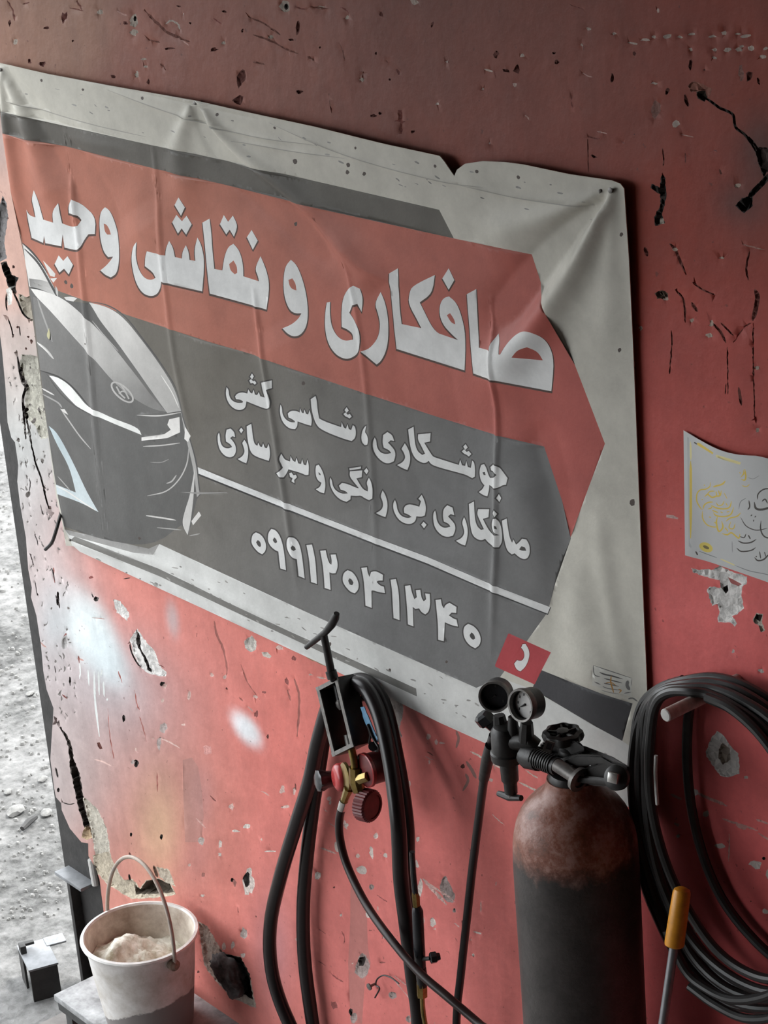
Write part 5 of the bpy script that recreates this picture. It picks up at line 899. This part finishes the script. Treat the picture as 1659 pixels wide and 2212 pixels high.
# wall hook that carries the yoke and the thick hose
hk = thing('wall_hook', at(775, 1500, -0.02), 'black iron hook behind the thick hose holding up the screw yoke', 'hook')
hkp = at(800, 1500, 0.0)
obj('shank', tube(B(), [Vector((hkp.x, 0.03, hkp.z)), Vector((hkp.x, -0.085, hkp.z - 0.004)), Vector((hkp.x, -0.10, hkp.z + 0.006)), Vector((hkp.x, -0.10, hkp.z + 0.02))], 0.006, 10), M['iron'], hk)
obj('plate', lathe(B(), Vector((hkp.x, 0.004, hkp.z)), (0, -1, 0), [(0.03, 0), (0.03, 0.006), (0.008, 0.008)], 20), M['iron'], hk)

# thick black hose, two turns over the hook
def bigloop(left, top, right, ylo, yr, r_px, label):
    P = [at(x, y, ylo) for x, y in left] + [at(x, y, ylo) for x, y in top] + [at(x, y, ylo + (yr - ylo) * min(1, 0.2 + 0.4 * i)) for i, (x, y) in enumerate(right)]
    a, b = P[-1], P[0]; zm = min(a.z, b.z); yb = ylo - 0.04
    P += [Vector((b.x + (a.x - b.x) * 0.80, yb, zm - 0.02)), Vector((b.x + (a.x - b.x) * 0.52, yb, zm - 0.11)), Vector((b.x + (a.x - b.x) * 0.22, yb, zm - 0.09))]
    return tag(obj('thick_hose', tube(B(), spline(P, 8, True), mm(r_px, P[2]), 14, closed=True), M['rubber']), label, 'hose', 'thick hose turns on the wall hook')
bigloop([(660, 2290), (606, 2165), (585, 2080), (585, 1990), (607, 1890), (640, 1780), (668, 1690), (690, 1590)], [(722, 1500), (775, 1478)], [(814, 1530), (842, 1640), (860, 1780), (866, 1900), (877, 1990), (892, 2110), (906, 2240)], -0.066, -0.150, 15, 'thick black hose hung over the wall hook, its left side bowing wide')
bigloop([(690, 2290), (668, 2160), (657, 2060), (655, 1960), (662, 1860), (675, 1750), (692, 1640), (706, 1560)], [(738, 1492), (785, 1470)], [(828, 1520), (857, 1640), (876, 1760), (880, 1840), (876, 1900), (884, 1990), (894, 2110), (905, 2240)], -0.027, -0.105, 15, 'thick black hose hung over the wall hook, its left side hanging straight')

# blue tag with a black ring beside the yoke
bt = thing('blue_tag', at(800, 1620, -0.09), 'pale blue plastic strip with black wire ring behind the yoke', 'tag')
bbm = B(); P = [at(x, y, -0.095) for x, y in [(783, 1527), (793, 1555), (808, 1590), (816, 1600)]]; tube(bbm, spline(P, 4), [0.008] * 3 + [0.0105] * 6 + [0.009] * 4, 10, flat=0.25, flat_axis=(0, 1, 0)); obj('strip', bbm, M['blue'], bt)
obj('ring', tube(B(), spline([at(x, y, -0.10) for x, y in [(794, 1565), (806, 1595), (818, 1615), (812, 1622), (798, 1606), (800, 1588)]], 5, True), 0.0028, 8, closed=True), M['rubber'], bt)
obj('buckle', lathe(B(), at(806, 1612, -0.105), vec(0, 0, -1), [(0.009, 0), (0.010, 0.003), (0.005, 0.004)], 12), M['black_plastic'], bt)

# ================================================================== TORCH HANGING BY THE WALL
YT = -0.175
to = thing('welding_torch', at(905, 2150, YT), 'slim black welding torch with brass nuts hanging beside the thick hose', 'welding torch')
pt = lambda x, y: at(x, y, YT)
obj('grip', tube(B(), [pt(900, 1958), pt(902, 1968), pt(905, 2040), pt(908, 2085), pt(910, 2095)], [0.008, 0.0115, 0.0120, 0.0115, 0.009], 14), M['black_plastic'], to)
obj('upper_nut', tube(B(), [pt(896, 1925), pt(898, 1936), pt(900, 1962)], [0.006, 0.0085, 0.0075], 6), M['brass'], to, sharp=20)
obj('mixer', tube(B(), [pt(890, 1840), pt(893, 1890), pt(897, 1930)], [0.0055, 0.0060, 0.0062], 10), M['black_plastic'], to)
obj('lower_body', tube(B(), [pt(909, 2090), pt(911, 2110), pt(912, 2130)], [0.011, 0.0115, 0.010], 12), M['iron'], to)
obj('lower_nut', tube(B(), [pt(911, 2124), pt(912, 2152)], [0.0115, 0.0110], 6), M['brass'], to, sharp=20)
obj('brass_tail', tube(B(), spline([pt(912, 2150), pt(914, 2185), pt(922, 2230), pt(935, 2300)], 5), 0.005, 10), M['brass'], to)
vk = obj('valve_stem', tube(B(), [pt(908, 2072), pt(930, 2070)], 0.0045, 8), M['iron'], to)
obj('valve_knob', lathe(B(), pt(928, 2070), vec(20, -3, 4), [(0.006, 0), (0.011, 0.002), (0.011, 0.013), (0.008, 0.015), (0.007, 0.021)], 24, lambda a, h: 1 + 0.10 * math.cos(6 * a)), M['black_plastic'], vk)

# loose wire hook nailed to the wall
wh = thing('wire_hook', at(815, 2120, 0), 'short bent wire looped over a nail in the red wall', 'hook')
obj('nail', lathe(B(), at(816, 2122, 0.01), (0, -1, 0), [(0.003, 0), (0.003, 0.022), (0.008, 0.023), (0.008, 0.026), (0.003, 0.027)], 12), M['iron_edge'], wh)
obj('wire', tube(B(), spline([at(x, y, -0.012) for x, y in [(810, 2155), (820, 2135), (812, 2128), (815, 2115), (828, 2107), (845, 2112), (862, 2125)]], 5), 0.0018, 6), M['iron'], wh)
# stub of reinforcement wire sticking out under the banner corner
tag(obj('rusty_wire', tube(B(), spline([at(134, 1100, 0.01), at(129, 1118, -0.02), at(120, 1150, -0.035), at(112, 1172, -0.04), at(98, 1187, -0.045)], 6), [0.0045] * 25, 8), M['iron']), 'bent rusty wire sticking out of the wall beside the banner corner', 'wire')

# ================================================================== CABLE COIL ON ITS PEG
pg = thing('wall_peg', at(1470, 1530, 0), 'dusty pale round peg in the wall carrying the cable coil', 'peg')
pe = at(1440, 1545, -0.20); pr = Vector((pe.x, 0.03, pe.z + 0.0)); 
pe = at(1438, 1545, -0.175); pb_ = B(); tube(pb_, [(pe.x, 0.03, pe.z), (pe.x, -0.175, pe.z)], 0.0115, 16); obj('pin', pb_, M['peg'], pg)
obj('end_face', lathe(B(), (pe.x, -0.1745, pe.z), (0, -1, 0), [(0.0115, 0), (0.0100, 0.002), (0.0035, 0.0025)], 16), M['white_rod'], pg)
outer = [(1475, 1468), (1425, 1486), (1388, 1525), (1370, 1590), (1364, 1680), (1368, 1780), (1386, 1890), (1420, 1990), (1470, 2085), (1545, 2155), (1640, 2185), (1730, 2165), (1800, 2080), (1835, 1950), (1830, 1800), (1790, 1660), (1715, 1545), (1630, 1482), (1550, 1458)]
inner = [(1490, 1500), (1450, 1498), (1424, 1522), (1414, 1570), (1412, 1680), (1428, 1780), (1460, 1880), (1505, 1965), (1560, 2040), (1620, 2090), (1680, 2110), (1730, 2090), (1765, 2020), (1770, 1920), (1750, 1810), (1705, 1700), (1640, 1600), (1575, 1540), (1525, 1512)]
coil = thing('cable_coil', at(1580, 2185, -0.05), 'thick grey-black cable wound in a large coil on the wall peg', 'cable')
full = []; nl = 8
for k in range(nl):
    s0 = [0.02, 0.25, 0.10, 0.45, 0.30, 0.62, 0.52, 0.85][k]; s1 = ([0.02, 0.25, 0.10, 0.45, 0.30, 0.62, 0.52, 0.85] + [0.02])[k + 1] if k + 1 < nl else s0
    y0 = -0.022 - 0.0125 * k
    for i, (a, b) in enumerate(zip(outer, inner)):
        u_ = i / len(outer); s = s0 * (1 - u_) + s1 * u_ if u_ > 0.6 else s0
        j = (noise.noise((k * 3.1, i * 0.35, 0.0)) * 14, noise.noise((k * 3.1, i * 0.35, 9.0)) * 14)
        jx = 0.35 if i in (0, 1, 18, 17) else 1
        full.append(at(a[0] + (b[0] - a[0]) * s + j[0] * jx, a[1] + (b[1] - a[1]) * s + j[1] * jx, y0 - 0.008 * math.sin(u_ * math.pi)))
obj('windings', tube(B(), spline(full, 5), 0.0088, 10), M['cable'], coil)
strand = [(1520, 1492), (1496, 1510), (1487, 1550), (1484, 1630), (1490, 1720), (1505, 1800), (1530, 1880), (1565, 1950), (1615, 2015), (1680, 2075), (1760, 2110)]
obj('loose_turn', tube(B(), spline([at(x, y, -0.022 if i > 1 else -0.04) for i, (x, y) in enumerate(strand)], 6), 0.0088, 10), M['cable'], coil)
low = [(1440, 2010), (1480, 2095), (1525, 2135), (1585, 2160), (1660, 2150), (1720, 2110)]
obj('hanging_turn', tube(B(), spline([at(x, y, -0.135) for x, y in low], 6), 0.0085, 10), M['cable'], coil)
low = [(1490, 2130), (1545, 2170), (1610, 2200), (1680, 2195), (1740, 2160)]
obj('hanging_turn', tube(B(), spline([at(x, y, -0.125) for x, y in low], 6), 0.0085, 10), M['cable'], coil)
tag(obj('highlight_strip', tube(B(), spline([at(1417, 1632, -0.135), at(1416, 1670, -0.137), at(1418, 1710, -0.138), at(1420, 1738, -0.138)], 4), 0.0032, 8), M['white_rod']), 'thin white strip standing in for a highlight on the cable coil', 'highlight')  # pale strip added as the highlight running down the coil's left side

# ================================================================== LONG ROD WITH ORANGE GRIP
T0, T1 = at(1474, 1918, -0.17), at(1430, 2226, -0.235)
dirr = (T1 - T0).normalized(); G1 = T0 + dirr * ((at(1462, 2048, -0.198) - T0).length); fl = T0 + dirr * (T0.z / -dirr.z)
pk = thing('long_rod_tool', (fl.x, fl.y, 0), 'slim grey rod with an orange plastic grip in front of the cable coil', 'hand tool')
gl = (G1 - T0).length
obj('grip', tube(B(), [T0 + dirr * (gl * t_) for t_ in (0, 0.03, 0.08, 0.5, 0.94, 0.98, 1.0)], [0.008, 0.0135, 0.0155, 0.0165, 0.0172, 0.0165, 0.013], 20), M['orange'], pk)
obj('rod', tube(B(), [G1 - dirr * 0.01, G1 + dirr * 0.3, fl + Vector((0, 0, 0.0))], 0.0080, 12), M['rod'], pk)
hc = at(1469, 1938, -0.172); obj('hang_hole', lathe(B(), hc + vec(0, 0, -20), vec(0, 0, 1), [(0.0038, 0), (0.0038, 0.004)], 12), M['rubber'], pk)

# ================================================================== BENCH AND BUCKET
zt = 0.35
Ac = atz(115, 2148, zt)
bn = thing('low_bench', (Ac.x + 0.35, -0.17, 0), 'low dusty bench with grey-white top under the bucket', 'bench')
x0, x1, y0, y1 = Ac.x, Ac.x + 0.80, Ac.y, -0.025
tb = B(); abox(tb, (x0, y0, zt - 0.018), (x1, y1, zt), 0.004); obj('top', tb, M['bench'], bn)
tb = B(); abox(tb, (x0 + 0.006, y0 + 0.006, zt - 0.045), (x1 - 0.006, y0 + 0.012, zt - 0.0185)); obj('apron', tb, M['bench_leg'], bn, smooth=False)
for lx in (x0 + 0.02, x1 - 0.05):
    for ly in (y0 + 0.015, y1 - 0.045):
        lb = B(); abox(lb, (lx, ly, 0), (lx + 0.03, ly + 0.03, zt - 0.0185), 0.002); obj('leg', lb, M['bench_leg'], bn)
def bucket_mat():
    m, N, L, b = nodes('splashed_white_bucket')
    tc = N.new('ShaderNodeTexCoord'); sp = N.new('ShaderNodeSeparateXYZ'); L.new(tc.outputs['Object'], sp.inputs[0])
    nz = N.new('ShaderNodeTexNoise'); nz.inputs['Scale'].default_value = 9; nz.inputs['Detail'].default_value = 7; nz.inputs['Roughness'].default_value = 0.7; L.new(tc.outputs['Object'], nz.inputs['Vector'])
    base = N.new('ShaderNodeValToRGB'); e = base.color_ramp.elements; e[0].position = 0.36; e[0].color = (0.52, 0.48, 0.43, 1); e[1].position = 0.62; e[1].color = (0.82, 0.80, 0.78, 1); L.new(nz.outputs['Fac'], base.inputs['Fac'])
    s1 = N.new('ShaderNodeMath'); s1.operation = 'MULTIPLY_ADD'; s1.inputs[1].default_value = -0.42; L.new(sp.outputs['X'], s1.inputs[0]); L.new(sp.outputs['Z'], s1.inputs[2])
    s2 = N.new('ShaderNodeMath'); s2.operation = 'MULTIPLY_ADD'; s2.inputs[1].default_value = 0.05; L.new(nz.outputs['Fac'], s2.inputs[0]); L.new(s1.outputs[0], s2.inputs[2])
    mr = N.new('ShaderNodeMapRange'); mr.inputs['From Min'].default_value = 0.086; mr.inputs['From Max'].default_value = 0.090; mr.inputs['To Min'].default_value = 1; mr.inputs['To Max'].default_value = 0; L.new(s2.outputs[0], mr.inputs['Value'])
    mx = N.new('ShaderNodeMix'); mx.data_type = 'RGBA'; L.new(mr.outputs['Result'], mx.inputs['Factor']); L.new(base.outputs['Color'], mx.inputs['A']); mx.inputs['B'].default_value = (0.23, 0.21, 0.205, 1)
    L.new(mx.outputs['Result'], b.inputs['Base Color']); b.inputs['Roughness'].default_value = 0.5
    bp = N.new('ShaderNodeBump'); bp.inputs['Strength'].default_value = 0.35; bp.inputs['Distance'].default_value = 0.004; L.new(nz.outputs['Fac'], bp.inputs['Height']); L.new(bp.outputs['Normal'], b.inputs['Normal'])
    return m
M['bucket'] = bucket_mat()
hb_ = 0.255; rr = 0.137
bcz = zt + hb_; bcen = atz(301, 2014, bcz)
bk = thing('bucket', (bcen.x, bcen.y, zt), 'dirty white plastic bucket with a wire bail standing on the low bench', 'bucket')
def B3(px, py): return Vector((bcen.x, bcen.y, zt))
o3 = Vector((bcen.x, bcen.y, zt + 0.001))
obj('shell', lathe(B(), o3, (0, 0, 1), [(0.001, 0.004), (0.095, 0.004), (0.098, 0), (0.104, 0.002), (rr * 0.90, hb_ * 0.6), (rr * 0.955, hb_ - 0.03), (rr * 0.96, hb_ - 0.028), (rr * 0.985, hb_ - 0.012)], 64, caps=False), M['bucket'], bk)
bi = B(); lathe(bi, o3, (0, 0, 1), [(rr * 0.985, hb_ - 0.012), (rr * 1.035, hb_ - 0.010), (rr * 1.05, hb_ - 0.004), (rr * 1.035, hb_), (rr * 0.985, hb_ + 0.001), (rr * 0.965, hb_ - 0.004)], 64, caps=False); obj('rim', bi, mat('rim_plastic', (0.78, 0.76, 0.73), 0.45, var=0.2, scale=20, bump=0.2), bk)
bi = B(); lathe(bi, o3, (0, 0, 1), [(0.02, 0.03), (0.10, 0.032), (rr * 0.88, hb_ * 0.6), (rr * 0.93, hb_ - 0.03), (rr * 0.965, hb_ - 0.004)], 64, caps=False); obj('lining', bi, M['bucket_in'], bk)
for sx in (-1, 1):
    lg = B(); lathe(lg, o3 + Vector((sx * rr * 0.95, 0, hb_ - 0.030)), (sx, 0, 0), [(0.014, 0), (0.014, 0.016), (0.008, 0.020), (0.006, 0.022)], 14); obj('bail_lug', lg, M['bucket_lug'], bk)
hp = [o3 + Vector((math.cos(a) * (rr * 1.06) + 0.008 * math.sin(a), 0.018 * math.sin(a), hb_ - 0.030 + 0.225 * math.sin(a) ** 0.9)) for a in np.linspace(0, math.pi, 33)]
obj('bail', tube(B(), hp, 0.0048, 10), M['bail'], bk)
# dried filler heaped inside
cb = B(); ng, na = 12, 40; rings = []
for i in range(ng + 1):
    r = rr * 0.90 * i / ng; ring = []
    for k in range(na):
        a = 2 * math.pi * k / na; x, y = r * math.cos(a), r * math.sin(a)
        h = 0.150 + 0.072 * math.exp(-(((x + 0.045) / 0.085) ** 2 + ((y + 0.03) / 0.10) ** 2)) + 0.018 * noise.noise((x * 28, y * 28, 0.2)) + 0.008 * noise.noise((x * 70, y * 70, 3)) + 0.012 * abs(noise.noise((x * 22, y * 36, 8)))
        ring.append(cb.verts.new(o3 + Vector((x, y, h))))
        if i == 0: break
    rings.append(ring)
for k in range(na): cb.faces.new((rings[0][0], rings[1][k], rings[1][(k + 1) % na]))
for i in range(1, ng):
    for k in range(na): cb.faces.new((rings[i][k], rings[i + 1][k], rings[i + 1][(k + 1) % na], rings[i][(k + 1) % na]))
tag(obj('filler_lump', cb, M['compound'], sharp=None), 'crusty off-white dried filler heaped inside the dirty bucket', 'filler')

# rag stuffed in the hole beside the bucket
rb = B(); bmesh.ops.create_icosphere(rb, subdivisions=4, radius=1.0); rc = at(497, 2105, -0.008)
for v in rb.verts:
    c = v.co.copy(); k = 1 + 0.32 * noise.noise(c * 1.6) + 0.28 * abs(noise.noise(c * 3.2 + Vector((4, 1, 2)))) - 0.12 * abs(noise.noise(c * 7))
    v.co = rc + Vector((c.x * 0.052 * k + 0.012 * c.z * -1, c.y * 0.026 * k, c.z * 0.048 * k))
tag(obj('black_rag', rb, M['cloth_dark'], sharp=None), 'crumpled black rag stuffed into a hole in the wall beside the bucket', 'rag')

# ================================================================== SMALL STEEL STAND OUTSIDE
sc_ = atz(72, 2172, 0.0); z_s = 0.105
pA, pB, pC = atz(62, 2096, z_s), atz(125, 2079, z_s), atz(44, 2041, z_s)
st_ = thing('steel_stand', ((pA.x + pB.x) / 2, (pA.y + pB.y) / 2, 0), 'small welded steel block stand on the ground outside by the column', 'stand')
u1, u2 = pB - pA, pC - pA; u1.z = u2.z = 0
u2 = (u2 - u1 * (u2.dot(u1) / u1.dot(u1)))
sb = B(); box(sb, pA + u1 / 2 + u2 / 2 - Vector((0, 0, 0.003)), u1 / 2 * 1.02, u2 / 2 * 1.02, Vector((0, 0, 0.003)), 0.001); top_ = obj('top_plate', sb, M['stand_top'], st_)
sb = B(); box(sb, pA + u1 / 2 + u2 * 0.04 - Vector((0, 0, 0.0555)), u1 / 2 * 0.95, u2 * 0.03, Vector((0, 0, 0.0495))); obj('front_plate', sb, M['steel_dark'], st_, smooth=False)
sb = B(); box(sb, pA + u1 * 0.04 + u2 * 0.75 - Vector((0, 0, 0.0555)), u1 * 0.04, u2 * 0.20, Vector((0, 0, 0.0495))); obj('leg', sb, M['steel_dark'], st_, smooth=False)
sb = B(); box(sb, pA + u1 * 0.95 + u2 * 0.65 - Vector((0, 0, 0.0555)), u1 * 0.04, u2 * 0.30, Vector((0, 0, 0.0495))); obj('leg', sb, M['steel_dark'], st_, smooth=False)
sb = B(); box(sb, pA + u1 * 1.25 + u2 * 0.85 - Vector((0, 0, 0.001)), u1 * 0.34, u2 * 0.16, Vector((0, 0, 0.003)), 0.001); obj('side_arm', sb, M['stand_top'], st_)
sb = B(); box(sb, pA + u1 * 0.10 + u2 * 0.72 + Vector((0, 0, 0.012)), u1 * 0.10, u2 * 0.10, Vector((0, 0, 0.012)), 0.001); lk = obj('lug', sb, M['steel_dark'], st_)
sb = B(); box(sb, pA + u1 * 0.30 + u2 * 0.78 + Vector((0, 0, 0.018)), u1 * 0.22, u2 * 0.05, Vector((0, 0, 0.004)), 0.001); obj('pin', sb, M['steel_dark'], st_)

# ================================================================== STONES ON THE STREET
def pebble(px, py, rw, material='stone'):
    c = atz(px, py, 0.0); bm = B(); bmesh.ops.create_icosphere(bm, subdivisions=2, radius=1.0); s = Vector(rng.random(3).tolist()) * 9
    r = rw * depth(c) / F; a = rng.uniform(0, 3.1); ca, sa = math.cos(a), math.sin(a)
    for v in bm.verts:
        q = v.co * (1 + 0.3 * noise.noise(v.co * 1.3 + s)); x, y = q.x * r * 1.2, q.y * r * 0.85
        v.co = Vector((c.x + x * ca - y * sa, c.y + x * sa + y * ca, max(-0.003, q.z * r * 0.5 + r * 0.25)))
    return obj('street_stone', bm, M['stone'])
for px, py, r_, lb in [(35, 1755, 20, 'large pale flat stone lying on the street gravel'), (100, 1758, 14, 'medium pale stone beside the dark twig on the street'), (92, 1684, 11, 'small rounded stone near the wall end on the street'), (18, 1712, 10, 'small grey stone next to the large flat stone'), (65, 1500, 9, 'small stone far up the street by the column')]:
    tag(pebble(px, py, r_), lb, 'stone')
bm = B(); tube(bm, [atz(48, 1790, 0.012), atz(62, 1775, 0.014), atz(78, 1764, 0.012)], [0.008, 0.012, 0.008], 7)
tag(obj('twig', bm, M['steel_dark']), 'short dark stick lying among the stones on the street', 'stick')
gb = B()
for _ in range(900):
    px, py = rng.uniform(-60, 165), rng.uniform(880, 2230)
    if px > (py - 904) * 0.1426 - 6 or py > 1985: continue
    c = atz(px, py, 0.0); r = rng.uniform(2.0, 6.5) * depth(c) / F; vs = []
    for (x, y, z) in ((1, 0, 0.1), (0.3, 0.9, 0.1), (-0.8, 0.6, 0.1), (-0.9, -0.5, 0.1), (0.2, -1, 0.1)): vs.append(gb.verts.new((c.x + x * r * rng.uniform(0.7, 1.3), c.y + y * r * rng.uniform(0.7, 1.3), -0.003)))
    t1 = [gb.verts.new((v.co.x * 0.6 + c.x * 0.4, v.co.y * 0.6 + c.y * 0.4, r * rng.uniform(0.35, 0.6))) for v in vs]
    gb.faces.new(t1)
    for k in range(5): gb.faces.new((vs[k], vs[(k + 1) % 5], t1[(k + 1) % 5], t1[k]))
tag(obj('gravel', gb, M['stone'], smooth=False), 'loose pale gravel scattered over the bright street', 'gravel', kind='stuff')
